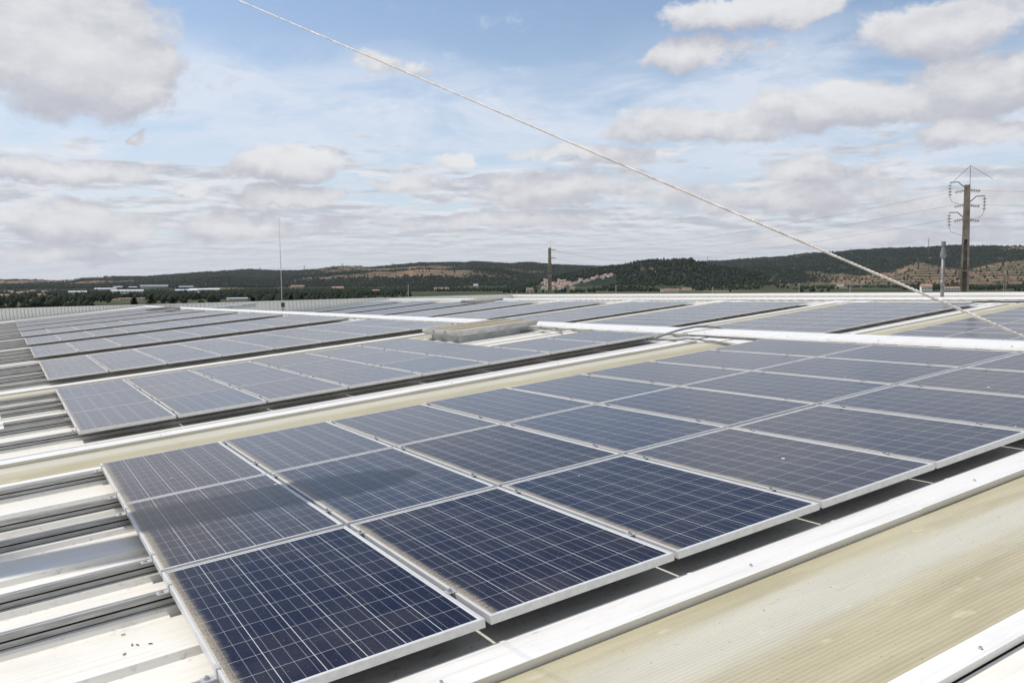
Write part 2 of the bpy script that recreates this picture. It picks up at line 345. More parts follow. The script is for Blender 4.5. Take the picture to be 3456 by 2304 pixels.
def bay_profile(lo, hi, anchor):
    P_ = [(lo, ZP, 0.6)]
    for r_ in ribs(anchor, lo, hi):
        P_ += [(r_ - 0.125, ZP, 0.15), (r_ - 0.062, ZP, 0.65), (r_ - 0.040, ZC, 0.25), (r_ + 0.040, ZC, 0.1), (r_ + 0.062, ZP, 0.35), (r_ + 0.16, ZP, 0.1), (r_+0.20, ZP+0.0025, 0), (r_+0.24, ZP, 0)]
    P_.append((hi, ZP, 0.25)); return [p for i, p in enumerate(P_) if i == 0 or p[0] > P_[i-1][0] + 1e-4]
def roof_sheet(u0, u1, vlist, w_off, vmin, vmax, name):
    V = []; Fc = []; A = []
    edges = [vmin]
    US = list(np.linspace(u0, u1, 12))
    spans = []; lo = vmin
    for vn in vlist:
        g = gap_layout(vn); hi = g[5] + 0.03
        spans.append((lo, hi, lo)); lo = g[0] - 0.03
        spans[-1] = (spans[-1][0], hi, None)
    spans.append((lo, vmax, None))
    for i, (a, b, _) in enumerate(spans):
        vn = vlist[i-1] if i > 0 else vlist[0] - 7.0
        for p0, p1 in zip(bay_profile(a, b, vn + 0.335)[:-1], bay_profile(a, b, vn + 0.335)[1:]):
            base = len(V)
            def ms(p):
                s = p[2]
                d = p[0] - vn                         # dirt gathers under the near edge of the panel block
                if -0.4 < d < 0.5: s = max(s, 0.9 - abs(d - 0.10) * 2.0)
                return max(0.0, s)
            for uu in US:
                V.append((uu, p0[0], p0[1] + w_off)); A.append(ms(p0)); V.append((uu, p1[0], p1[1] + w_off)); A.append(ms(p1))
            for k in range(len(US)-1): Fc.append((base+2*k, base+2*k+2, base+2*k+3, base+2*k+1))
    me = mesh(name, V, Fc, 'roof_white'); at = me.attributes.new('moss', 'FLOAT', 'POINT'); at.data.foreach_set('value', A)
    return link('roof_sheet', me, bld)
VMIN, VMAX = -13.0, 65.0
U1 = 8.50                                             # ridge of the first bay
U2 = 29.45
roof_sheet(-13.5, U1 + 0.1, NEAR_V, 0, VMIN, VMAX, 'roof_sheet')
roof_sheet(U1 + 0.35, U2 + 0.1, FAR_V, W2, VMIN, VMAX, 'roof_sheet_upper')
third = mesh('roof_third', [(U2 + 0.3, VMIN - 30, W2 * 2 - 0.15), (43.0, VMIN - 30, W2 * 2 - 0.15), (43.0, VMAX, W2 * 2 - 0.15), (U2 + 0.3, VMAX, W2 * 2 - 0.15)], [(0, 1, 2, 3)], 'roof_white')
link('roof_sheet', third, bld)
# rooflights and flashings
def arch(u0, u1, vn, w_off):
    g = gap_layout(vn); c_ = (g[2] + g[3]) / 2; hw = (g[2] - g[3]) / 2
    nx = 6; ny = 96; V = []; Fc = []
    for j in range(ny + 1):
        s = -1 + 2 * j / ny; yv = s * hw
        zz = ZP + 0.004 + 0.040 * (1 - s * s) + 0.0009 * math.cos(j * math.pi)
        for i in range(nx + 1): V.append((u0 + (u1 - u0) * i / nx, yv, zz))
    for j in range(ny):
        for i in range(nx): a = j * (nx+1) + i; Fc.append((a, a+1, a+nx+2, a+nx+1))
    o = link('rooflight', mesh('rooflight', V, Fc, 'rooflight', False), bld); o.location = (0, c_, w_off)
    return o
def flashing(u0, u1, va, vb, w_off, top=-0.098, drop=0.040, seg=3.4):
    b = MB(); u = u0; rnd = random.Random(int(va * 100) + int(u0))
    lift = 0.0
    while u < u1:
        ue = min(u1, u + seg); l2 = 0.0025 if lift == 0 else 0.0
        z0 = top + w_off + lift
        # top sheet, sloped slightly; near lip; far lip
        b.quad((u, vb, z0 - 0.004), (ue, vb, z0 - 0.004), (ue, va, z0), (u, va, z0))
        b.quad((u, vb + 0.004, z0 - drop), (ue, vb + 0.004, z0 - drop), (ue, vb, z0 - 0.004), (u, vb, z0 - 0.004))
        b.quad((ue, va + 0.006, z0 - drop - 0.004), (u, va + 0.006, z0 - drop - 0.004), (u, va, z0), (ue, va, z0))
        b.quad((u, va, z0), (u, va, z0 - 0.02), (u, vb, z0 - 0.024), (u, vb, z0 - 0.004))
        # screws
        for k in range(2):
            us = u + 0.6 + 1.6 * k
            if us < ue: b.box(us - 0.005, us + 0.005, (va * 0.35 + vb * 0.65) - 0.005, (va * 0.35 + vb * 0.65) + 0.005, z0 - 0.003, z0 + 0.006, 1)
        u = ue; lift = l2
    return link('flashing', b.me('flashing', mats=['flashing_white', 'steel']), bld)
for vs, w_off, ua, ub in ((NEAR_V, 0, -13.5, U1 - 0.02), (FAR_V, W2, U1 + 0.4, U2 - 0.02)):
    for vn in vs:
        g = gap_layout(vn)
        ul = ub - 0.35
        arch(ua, ul, vn, w_off)
        flashing(ua, ul, g[0], g[1], w_off); f2 = flashing(ua, ul, g[4], g[5], w_off, top=-0.102, drop=0.034)
        b = MB()                                      # black strip put in as shade under the flashing, and the brown seal beside the strip
        b.box(ua, ul, g[1] - 0.012, g[1] + 0.09, ZP - 0.03 + w_off, ZP + 0.0015 + w_off)
        link('seal_shade_strip', b.me('seal_shade', 'slot_shade'), bld)
        b = MB(); b.box(ua, ul, g[5] - (0.022 if vn > 0 else 0.001), g[5] + 0.03, ZP - 0.02 + w_off, ZP + (0.010 if vn > 0 else 0.0006) + w_off)
        link('seal_shade_strip', b.me('seal_shade', 'seal_brown' if vn > 0 else 'slot_shade'), bld)
# first ridge: cap, face with the vents of the closure, riser down to the second bay
def ridge(u, w_off, v0, v1, width=0.42, h=0.095):
    b = MB(); seg = 6.2; v = v0; k = 0; z1 = w_off - 0.050
    while v < v1:
        ve = min(v1, v + seg); dz = 0.003 * (k % 2); wv = 0.004 * math.sin(k * 2.1)
        b.quad((u + wv, ve, z1 + dz), (u + wv, v, z1 + dz), (u + width, v, z1 + dz + 0.012), (u + width, ve, z1 + dz + 0.012))
        b.quad((u + wv - 0.004, ve, z1 + dz - 0.028), (u + wv - 0.004, v, z1 + dz - 0.028), (u + wv, v, z1 + dz), (u + wv, ve, z1 + dz))
        b.quad((u + width, v, z1 + dz + 0.012), (u + width, v, z1 - 0.05), (u + width, ve, z1 - 0.05), (u + width, ve, z1 + dz + 0.012))
        b.quad((u + wv, v, z1 + dz), (u + wv, v, z1 - 0.012), (u + width, v, z1), (u + width, v, z1 + dz + 0.012))
        for q in (0.7, 2.3, 3.9, 5.5):
            if v + q < ve: b.box(u + 0.05, u + 0.066, v + q, v + q + 0.016, z1 + dz, z1 + dz + 0.010, 1)
        v = ve; k += 1
    link('ridge_cap', b.me('ridge_cap', mats=['flashing_white', 'steel']), bld)
    b = MB(); b.box(u + 0.05, u + 0.10, v0, v1, w_off - 0.2, z1 - 0.004); link('ridge_upstand', b.me('ridge_upstand', 'parapet_white'), bld)
    b = MB(); v = v0 + 0.3
    while v < v1:
        b.box(u + 0.046, u + 0.052, v, v + 0.17, z1 - 0.040, z1 - 0.033); b.box(u + 0.046, u + 0.052, v + 0.01, v + 0.17, z1 - 0.070, z1 - 0.063); v += 0.5575
    link('closure_vents', b.me('closure_vents', 'cable_grey'), bld)
ridge(U1, 0, VMIN, VMAX + 0.02); ridge(U2, W2 + 0.02, VMIN - 25, VMAX + 0.02, 0.5)
b = MB(); b.box(U1 + 0.30, U1 + 0.38, VMIN, VMAX, W2 - 0.2, -0.07); b.box(U2 + 0.30, U2 + 0.38, VMIN - 25, VMAX, W2 * 2 - 0.2, W2 - 0.16)
link('riser_wall', b.me('riser', 'parapet_white'), bld)
# raised end pieces of the sheet below the ridge, seen where there are no panels
for k, vn in enumerate(NEAR_V):
    b = MB()
    for (a, c_, z) in ((vn - 0.20, vn - 0.02, -0.112), (vn - 0.44, vn - 0.26, -0.105), (vn - 0.98, vn - 0.50, -0.116), (vn - 1.72, vn - 1.02, -0.122)):
        b.box(U1 - 0.38, U1 + 0.02, a, c_, ZP - 0.02, z)
    link('sheet_end_cover', b.me('cover', 'flashing_white'), bld)
for k, vn in enumerate(FAR_V):
    b = MB()
    for (a, c_, z) in ((vn - 0.9, vn - 0.02, -0.085), (vn - 1.9, vn - 0.95, -0.10)):
        b.box(U2 - 0.75, U2 + 0.03, a, c_, W2 + ZP - 0.02, W2 + z)
    link('sheet_end_cover', b.me('cover', 'flashing_white'), bld)
# gable parapet: near bay, second bay, third bay; tops level
def gable(u0, u1, zb0, zb1, zt0, zt1, pitch, mname, v=VMAX):
    b = MB(); n = max(2, int((u1 - u0) / pitch))
    def zt(u): return zt0 + (zt1 - zt0) * (u - u0) / (u1 - u0)
    for i in range(n):
        a = u0 + (u1 - u0) * i / n; c_ = u0 + (u1 - u0) * (i + 1) / n; m1 = a + (c_ - a) * 0.78; mid = (m1 + c_) / 2
        y0 = v + 0.02; y1 = v + 0.075
        b.quad((a, y0, zb0), (m1, y0, zb0), (m1, y0, zt(m1)), (a, y0, zt(a)))
        b.quad((m1, y0, zb0), (mid, y1, zb0), (mid, y1, zt(mid)), (m1, y0, zt(m1)))
        b.quad((mid, y1, zb0), (c_, y0, zb0), (c_, y0, zt(c_)), (mid, y1, zt(mid)))
    b.quad((u1, v + 0.16, zb0), (u0, v + 0.16, zb0), (u0, v + 0.16, zt(u0)), (u1, v + 0.16, zt(u1)))
    link('parapet', b.me('parapet', mname), bld)
    b = MB()                                          # coping
    b.V = [(u0, v - 0.03, zt(u0)), (u1, v - 0.03, zt(u1)), (u1, v + 0.20, zt(u1)), (u0, v + 0.20, zt(u0)),
           (u0, v - 0.03, zt(u0) + 0.05), (u1, v - 0.03, zt(u1) + 0.05), (u1, v + 0.20, zt(u1) + 0.05), (u0, v + 0.20, zt(u0) + 0.05)]
    b.F = [(0, 3, 2, 1), (4, 5, 6, 7), (0, 1, 5, 4), (1, 2, 6, 5), (2, 3, 7, 6), (3, 0, 4, 7)]; b.mi = [0] * 6
    link('coping', b.me('coping', 'parapet_white'), bld)
    b = MB(); b.quad((u0, v + 0.012, zb1 + 0.03), (u0, v - 0.28, zb1 - 0.06), (u1, v - 0.28, zb1 - 0.06), (u1, v + 0.012, zb1 + 0.03)); link('flashing', b.me('flashing', 'flashing_white'), bld)
SL = -0.081
gable(-13.5, U1 + 0.3, -0.3, -0.06, 0.73 + SL * -13.5, 0.73 + SL * (U1 + 0.3), 0.24, 'parapet_white')
gable(U1 + 0.3, U2 + 0.3, W2 - 0.3, W2 - 0.06, 0.73 + SL * (U1 + 0.3), 0.73 + SL * (U2 + 0.3), 0.33, 'parapet_white')
gable(U2 + 0.3, 43.0, 2 * W2 - 0.3, 2 * W2 - 0.06, 0.73 + SL * (U2 + 0.3), 0.73 + SL * 43, 0.33, 'parapet_white')
# eaves parapet on the far side, sunlit
def zside(v): return -2.88 + 0.0032 * (v - 65)
b = MB(); v = -75.0; zl = -4.6
while v < VMAX:
    c_ = min(v + 0.62, VMAX); a1, a0 = zside(c_), zside(v)
    b.quad((43, c_, zl), (43, v + 0.12, zl), (43, v + 0.12, a0), (43, c_, a1)); b.quad((43, v + 0.12, zl), (42.92, v + 0.06, zl), (42.92, v + 0.06, a0), (43, v + 0.12, a0))
    b.quad((42.92, v + 0.06, zl), (43, v, zl), (43, v, a0), (42.92, v + 0.06, a0)); v += 0.62
link('parapet', b.me('parapet_side', 'side_parapet_white'), bld)
b = MB(); v0, v1 = -75.0, VMAX + 0.2; q0, q1 = zside(v0), zside(v1)
b.V = [(42.85, v0, q0), (43.25, v0, q0), (43.25, v1, q1), (42.85, v1, q1), (42.85, v0, q0 + .12), (43.25, v0, q0 + .12), (43.25, v1, q1 + .12), (42.85, v1, q1 + .12)]
b.F = [(0, 3, 2, 1), (4, 5, 6, 7), (0, 1, 5, 4), (1, 2, 6, 5), (2, 3, 7, 6), (3, 0, 4, 7)]; b.mi = [0] * 6
link('coping', b.me('coping', 'flashing_white'), bld)
# outer walls down to the ground
b = MB(); b.box(-13.5, 43.1, VMAX + 0.17, VMAX + 0.4, -16.5, -0.4 if False else -3.9); b.box(43.05, 43.3, -75, VMAX + 0.4, -19, -3.9)
b.box(-13.5, 9, VMAX + 0.17, VMAX + 0.4, -3.9, -0.05); b.box(9, 31, VMAX + 0.17, VMAX + 0.4, -3.9, -1.9); b.box(-13.7, -13.5, VMIN, VMAX + 0.4, -16, -0.2)
link('wall', b.me('wall', 'wall_plain'), bld)

# ------------------------------------------------------------------ solar panels
PW, PH, PT, FW = 0.974, 1.618, 0.036, 0.0105
def frame_mesh(light=False):
    b = MB(); t_ = FW
    # four mitred sides: top ring, outer and inner walls, bottom ring
    o = [(0, 0), (PW, 0), (PW, PH), (0, PH)]; i_ = [(t_, t_), (PW - t_, t_), (PW - t_, PH - t_), (t_, PH - t_)]
    for k in range(4):
        a, c_ = o[k], o[(k+1) % 4]; d, e = i_[k], i_[(k+1) % 4]
        b.quad((*a, 0), (*c_, 0), (*e, 0), (*d, 0)); b.quad((*a, -PT), (*c_, -PT), (*c_, 0), (*a, 0))
        b.quad((*d, 0), (*e, 0), (*e, -0.004), (*d, -0.004)); b.quad((*c_, -PT), (*a, -PT), (*d, -PT), (*e, -PT))
    return b.me('frame', 'frame_alu')
FR = frame_mesh()
b = MB(); b.quad((FW, FW, -0.0035), (PW - FW, FW, -0.0035), (PW - FW, PH - FW, -0.0035), (FW, PH - FW, -0.0035)); b.quad((FW, PH - FW, -0.009), (PW - FW, PH - FW, -0.009), (PW - FW, FW, -0.009), (FW, FW, -0.009)); CELLS = b.me('cells', 'solar_cells')
b = MB(); b.box(-0.030, 0.012, -0.020, 0.020, 0.001, 0.005).box(-0.028, -0.024, -0.020, 0.020, -0.030, 0.001).box(-0.006, -0.002, -0.020, 0.020, -0.030, 0.001); MIDC = b.me('mid_clamp', 'alu')
b = MB(); b.box(-0.005, 0.012, -0.022, 0.022, 0.001, 0.005).box(-0.005, -0.001, -0.022, 0.022, -PT + 0.003, 0.001).box(-0.058, -0.001, -0.022, 0.022, -PT - 0.001, -PT + 0.003); ENDC = b.me('end_clamp', 'alu')
def bolt_mesh():
    b = MB(); b.tube([(0, 0, 0), (0, 0, 0.004)], 0.012, 10); b.tube([(0, 0, 0.004), (0, 0, 0.012)], 0.008, 6); return b.me('bolt', 'steel')
BOLT = bolt_mesh()
ROWN = ['far', 'middle', 'near']
NB = ['nearest', 'second', 'third', 'fourth', 'fifth', 'sixth', 'seventh', 'eighth', 'farthest']
def make_panel(u, v, w_, label, group, clamps, bolts, end, dust=0.05, tone=0.5):
    r = link('solar_panel', None, mw=RT(u, v, w_) @ Matrix.Rotation(math.radians(rnd.uniform(-.12, .12)), 4, 'X') @ Matrix.Rotation(math.radians(rnd.uniform(-.12, .12)), 4, 'Y')); r.empty_display_size = 0.2
    tag(r, label, 'solar panel', group)
    link('frame', FR, r); cs = link('cell_sheet', CELLS, r); cs['dust'] = dust; cs['tone'] = tone
    if clamps:
        for y in clamps:
            c_ = link('end_clamp' if end else 'mid_clamp', ENDC if end else MIDC, r); c_.location = (0, y, 0)
            if bolts: bo = link('bolt', BOLT, c_); bo.location = (-0.036, 0, -PT + 0.003) if end else (-0.013, 0, 0.005)
    return r
cand = []
for bi, vn in enumerate(NEAR_V):
    du = [0, -0.03, -0.06, -0.1, -0.13, -0.17, -0.2, -0.22, -0.24][bi]
    for j in range(3):                                # j = 0 far row
        v = vn + (2 - j) * PITCH_V + (0.021 if j < 2 else 0)
        for i in range(8):
            if bi == 1 and j < 2 and i > 5: continue
            if bi == 6 and j < 2 and i > 6: continue
            u = du + i * PITCH_U + 0.013
            cand.append((u, v, 0.0, 0, bi, j, i))
for bi, vn in enumerate(FAR_V):
    for j in range(3):
        v = vn + (2 - j) * PITCH_V
        for i in range(9):
            if bi == 6 and j < 1 and i > 7: continue
            cand.append((19.0 + i * PITCH_U + 0.013, v, W2, 1, bi, j, i))
def area_key(c):
    p_ = Vector((c[0] + .5, c[1] + .8, c[2])) - C_R
    return -abs(p_.z) / p_.length ** 3
cand.sort(key=area_key)
ROOFN = ['lower roof', 'upper roof']
rnd = random.Random(3)
for (u, v, w_, s, bi, j, i) in cand[:300]:
    blk = NB[bi] if s == 0 else (['nearest', 'second', 'third', 'fourth', 'fifth', 'sixth', 'seventh', 'eighth', 'farthest'][bi])
    tint = ''
    lab = '%s solar panel from the left, %s row, %s block %s the ridge' % (ORD[i], ROWN[j], blk, 'before' if s == 0 else 'behind')
    g_ = 'solar panels in the blocks on the front roof' if s == 0 else 'solar panels in the blocks behind the ridge'
    clamps = [0.16, PH - 0.36] if j == 0 else ([0.32, PH - 0.14] if j == 1 else [0.335, PH - 0.19])
    if j == 0: clamps = [0.40, PH - 0.135]
    if j == 2: clamps = [0.335, PH - 0.20]
    if s == 0 and bi > 4: clamps = None
    if s == 1: clamps = [0.3] if bi < 4 else None
    dust = rnd.uniform(0.12, 0.20) if s == 0 else rnd.uniform(0.10, 0.15); tone = rnd.random()
    if s == 0 and bi == 0:                            # the block in front: read off the photograph
        dust = [[0.10, 0.12, 0.10, 0.11, 0.12, 0.13, 0.12, 0.12], [0.060, 0.070, 0.040, 0.11, 0.11, 0.12, 0.11, 0.12], [0.006, 0.008, 0.035, 0.12, 0.12, 0.13, 0.13, 0.13]][j][i]
        tone = [[0.85, 0.45, 0.7, 0.35, 0.5, 0.85, 0.9, 0.5], [0.75, 0.10, 0.75, 0.20, 0.30, 0.35, 0.55, 0.4], [0.20, 0.30, 0.15, 1.0, 0.75, 0.5, 0.9, 0.6]][j][i]
    p_ = make_panel(u, v, w_ + rnd.uniform(-0.0015, 0.0015), lab, g_, clamps, s == 0 and bi < 2, i == 0 and s == 0, dust, tone)
rest = cand[300:]
b = MB(); bf = MB()
for (u, v, w_, s, bi, j, i) in rest:
    bf.box(u, u + PW, v, v + PH, w_ - PT, w_ - 0.004)
if rest:
    o = link('far_solar_panels', bf.me('far_panels', mats=['frame_alu', 'far_glass']), mw=M); 
    # cell sheets of the far panels as a second material on top faces is not needed at this size: a tinted glass top is
    b2 = MB(); b2.V = bf.V; b2.F = bf.F
    mi = [1 if k % 6 == 1 else 0 for k in range(len(bf.F))]; o.data.polygons.foreach_set('material_index', mi)
    tag(o, 'far dusty solar panels running on towards the gable beyond the nearer blocks', 'solar panels', kind='stuff')

# mounting rails
def rail(u0, u1, v, w_, label):
    b = MB(); h = 0.019
    b.box(u0, u1, v - h, v + h, ZC + 0.005, ZC + 0.030); b.box(u0, u1, v - h + 0.008, v + h - 0.008, ZC + 0.030, ZC + 0.040, 1)  # black parts put the shade of the slots into the colour
    b.box(u0, u1, v - h, v + h, ZC + 0.040, -PT - 0.004); b.box(u0, u1, v - h + 0.006, v + h - 0.006, ZC - 0.002, ZC + 0.005, 1)
    b.box(u0, u1, v - h, v - 0.005, -PT - 0.004, -PT - 0.0015); b.box(u0, u1, v + 0.005, v + h, -PT - 0.004, -PT - 0.0015)
    o = link('mounting_rail', b.me('rail', mats=['rail_alu', 'slot_shade']), mw=RT(0, 0, w_))
    tag(o, label, 'rail', 'aluminium rails under the solar panels')
RAILV = [-0.125, -1.207, -1.765, -2.898, -3.467, -4.585]
RN = ['farthest', 'second', 'third', 'fourth', 'fifth', 'nearest']
for bi, vn in enumerate(NEAR_V):
    for k, rv in enumerate(RAILV):
        cut = bi == 1 and k in (0, 1, 2, 3)
        rail((-0.83 + 0.04 * k) if cut else -7.5 + 0.3 * (k % 3), 6.1 if bi == 1 and k < 3 else 8.15, vn + 4.923 + rv, 0,
             '%s grey aluminium rail under the %s block of panels%s' % (RN[k], NB[bi], ', cut short on the left' if cut else ''))

# ------------------------------------------------------------------ smoke vents
def hatch(u, v, w_, lu, lv, label, mirror=1):
    r = link('smoke_vent', None, mw=RT(u, v, w_)); tag(r, label, 'smoke vent', 'glazed smoke vents on the roof')
    b = MB(); b.box(0, lu, 0, 0.03, ZP - 0.02, -0.005).box(0, lu, lv - 0.03, lv, ZP - 0.02, -0.005).box(0, 0.03, 0.03, lv - 0.03, ZP - 0.02, -0.005).box(lu - 0.03, lu, 0.03, lv - 0.03, ZP - 0.02, -0.005)
    link('curb', b.me('curb', 'galvanised'), r)
    b = MB(); e = 0.13
    x0, x1, y0, y1 = -e, lu + e, -e, lv + e
    b.box(x0 + 0.02, x1 - 0.02, y0 + 0.02, y0 + 0.05, 0.0, 0.045).box(x0 + 0.02, x1 - 0.02, y1 - 0.05, y1 - 0.02, 0.0, 0.045).box(x0 + 0.02, x0 + 0.05, y0 + 0.05, y1 - 0.05, 0.0, 0.045).box(x1 - 0.05, x1 - 0.02, y0 + 0.05, y1 - 0.05, 0.0, 0.045)
    link('lid_skirt', b.me('skirt', 'galvanised_light'), r)
    b = MB(); b.box(x0, x1, y0, y0 + 0.05, 0.047, 0.100).box(x0, x1, y1 - 0.05, y1, 0.047, 0.100).box(x0, x0 + 0.05, y0 + 0.05, y1 - 0.05, 0.047, 0.100).box(x1 - 0.05, x1, y0 + 0.05, y1 - 0.05, 0.047, 0.100)
    link('lid_frame', b.me('lid_frame', 'galvanised_light'), r)
    o = link('glazing', (lambda q: (q.box(x0 + 0.05, x1 - 0.05, y0 + 0.05, y1 - 0.05, 0.060, 0.088), q)[1])(MB()).me('glazing', 'vent_glazing'), r)
    for q in (0.33, 0.66):
        yy = y0 + (y1 - y0) * q; b = MB(); b.box(x0 - 0.004, x1 + 0.004, yy - 0.012, yy + 0.012, 0.0885, 0.106); b.box(x0 - 0.012, x0 - 0.002, yy - 0.02, yy + 0.02, 0.03, 0.095)
        link('glazing_bar', b.me('bar', 'steel'), r)
    return r
simple('vent_glazing', (0.40, 0.33, 0.20), 0.5, var=0.2, scale=2, stretch=(0.6, 3, 1))
hatch(6.62, 6.07, 0.0, 1.52, 1.25, 'nearest glazed smoke vent with tan panes, between the second and third panel blocks')
hatch(6.95, 46.9, 0.0, 1.45, 2.0, 'low smoke vent far to the left just below the ridge, before the white parapet')
hatch(27.5, 43.8, W2, 1.9, 2.2, 'pale smoke vent near the top of the roof behind the ridge')
b = MB(); b.box(0, 5.0, 0, 1.2, -0.12, 0.16); b.box(-0.1, 5.1, -0.1, 1.3, 0.16, 0.2)
o = link('smoke_vent', b.me('vent_low', 'galvanised'), mw=RT(11.5, 60.5, W2 + 0.9)); tag(o, 'long grey low vent box by the foot of the gable parapet', 'smoke vent')
# grey cable bundles
def cable(pts, label, rad=0.014, n=3, w_=0.0, spread=0.03, matn='cable_grey'):
    b = MB(); r0 = random.Random(len(pts) * 7 + int(pts[0][0] * 10))
    # smooth the path
    P_ = [Vector(p) for p in pts]; S = []
    for i in range(len(P_) - 1):
        p0, p1, p2, p3 = P_[max(i-1, 0)], P_[i], P_[i+1], P_[min(i+2, len(P_)-1)]
        for k in range(6):
            t_ = k / 6; S.append(0.5 * ((2 * p1) + (-p0 + p2) * t_ + (2*p0 - 5*p1 + 4*p2 - p3) * t_**2 + (-p0 + 3*p1 - 3*p2 + p3) * t_**3))
    S.append(P_[-1])
    for q in range(n):
        ox, oy = (q - (n-1)/2) * spread, r0.uniform(-0.3, 0.3) * spread
        b.tube([p + Vector((ox * 0.6, ox, abs(oy) * 0.5)) for p in S], rad, 6)
    o = link('cable_bundle', b.me('cable', matn, True), mw=RT(0, 0, w_)); tag(o, label, 'cable', 'cables draped over the roof'); return o
cable([(7.75, 2.10, -0.06), (7.95, 1.95, -0.09), (8.05, 1.72, -0.09), (8.0, 1.5, -0.06), (8.05, 1.30, -0.07), (8.0, 1.1, -0.08), (7.95, 0.9, -0.07), (7.9, 0.55, -0.09), (7.75, 0.2, -0.11), (7.6, -0.1, -0.11)], 'grey cable bundle lying across the rooflight strip beside the ridge', 0.013, 2)
cable([(8.05, 2.3, -0.10), (8.35, 2.15, -0.02), (8.55, 2.05, 0.01), (8.8, 1.95, 0.01), (9.1, 1.8, -0.10), (9.3, 1.7, -0.5)], 'grey cable bundle arched over the white ridge cap in the middle', 0.012, 3)
cable([(7.95, 6.1, -0.10), (8.1, 5.9, -0.08), (8.2, 5.6, -0.06), (8.22, 5.35, -0.09), (8.18, 5.1, -0.08), (8.1, 4.9, -0.1)], 'grey cable bundle coming out beside the nearest smoke vent', 0.013, 3)
cable([(28.3, 9.2, -0.03), (28.6, 8.6, -0.04), (28.8, 7.9, -0.06), (28.8, 7.2, -0.04), (28.8, 6.6, -0.05)], 'dark cable running along the top of the roof behind the ridge, middle right', 0.03, 1, W2, matn='rubber_black')
cable([(28.2, 2.3, -0.02), (28.5, 1.7, -0.03), (28.8, 1.1, -0.06), (28.8, 0.3, -0.03), (28.8, -0.8, -0.05)], 'black cable along the top of the roof behind the ridge, far right', 0.035, 1, W2, matn='rubber_black')
# small leaves and debris on the bare sheet
simple('dry_leaf', (0.16, 0.11, 0.06), 0.9)
for k, (x, y) in enumerate(((-0.22, -3.63), (-0.20, -3.78), (-0.13, -3.83), (-0.24, -3.86), (-0.18, -3.80))):
    b = MB(); a = k * 1.3; b.box(-0.009, 0.009, -0.0025, 0.0025, 0, 0.003)
    o = link('dry_leaf', b.me('leaf', 'dry_leaf'), mw=RT(x, y, ZP + 0.004) @ Matrix.Rotation(a, 4, 'Z')); tag(o, 'small dry brown leaf bit on the bare roof sheet at lower left', 'leaf', 'dry leaf bits on the bare sheet')

# ------------------------------------------------------------------ twisted rope across the view
A_ = C_R + 0.6 * (Vector((-5.0, 21.8, 15.4)) - C_R); B_ = C_R + 0.6 * (Vector((2.10, -10.1, -0.47)) - C_R)
def strands(a, b_, r_out, pitch, n_per=9, t0=0.0, t1=1.0):
    m = MB(); L = (b_ - a).length; d = (b_ - a).normalized()
    e1 = d.cross(Vector((0, 0, 1))).normalized(); e2 = d.cross(e1).normalized()
    s0, s1 = L * t0, L * t1; N = int((s1 - s0) / pitch * n_per)
    for k in range(3):
        pts = []
        for i in range(N + 1):
            s = s0 + (s1 - s0) * i / N; an = 2 * math.pi * (s / pitch + k / 3)
            sag = 0.0 * math.sin(math.pi * s / L)
            pts.append(a + d * s + (e1 * math.cos(an) + e2 * math.sin(an)) * r_out * 0.52 + Vector((0, 0, sag)))
        m.tube(pts, r_out * 0.50, 5)
    return m
rope = strands(A_, B_, 0.0020, 0.020, 7, 0.0, 1.0)
o = link('guy_rope', rope.me('rope', 'rope_steel', True), mw=M); tag(o, 'pale twisted wire rope stretched diagonally across the sky down to the right', 'rope')
# mast that carries the rope; then an added windsock shape, unseen, casts the panel shadow
b = MB(); b.tube([(0, 0, ZP), (0, 0, A_.z + 0.1)], [0.035, 0.02], 10); o = link('roof_mast', b.me('mast', 'galvanised'), mw=RT(A_.x, A_.y, 0)); tag(o, 'tall thin galvanised mast on the roof at the far end of the wire rope', 'mast')
ks = 7.0; sh = lambda p: (p[0] + SUN_R.x / SUN_R.z * ks, p[1] + SUN_R.y / SUN_R.z * ks)
s0 = sh((-1.9, -1.80)); s1 = sh((1.78, -2.52))
b = MB(); NS = 14; pts = []; rad = []
for i in range(NS + 1):
    t_ = i / NS; pts.append((s0[0] + (s1[0] - s0[0]) * t_, s0[1] + (s1[1] - s0[1]) * t_, ks + 0.05 * math.sin(t_ * 5)))
    rad.append((0.21 + 0.11 * t_ ** 1.2) * (1 if t_ < 0.8 else math.sqrt(max(0.02, 1 - ((t_ - 0.8) / 0.21) ** 2))))
b.tube(pts, rad, 14); o = link('shadow_caster', b.me('sock', 'fabric', True), mw=M); tag(o, 'added unseen shadow caster in windsock shape, high above the panels', 'windsock')
b = MB(); b.tube([(s0[0] - 0.1, s0[1], ZP), (s0[0] - 0.1, s0[1], ks + 0.3)], [0.05, 0.03], 10); o = link('caster_mast', b.me('mast', 'galvanised'), mw=M); tag(o, 'added unseen mast of the shadow caster, left of the panels', 'mast')

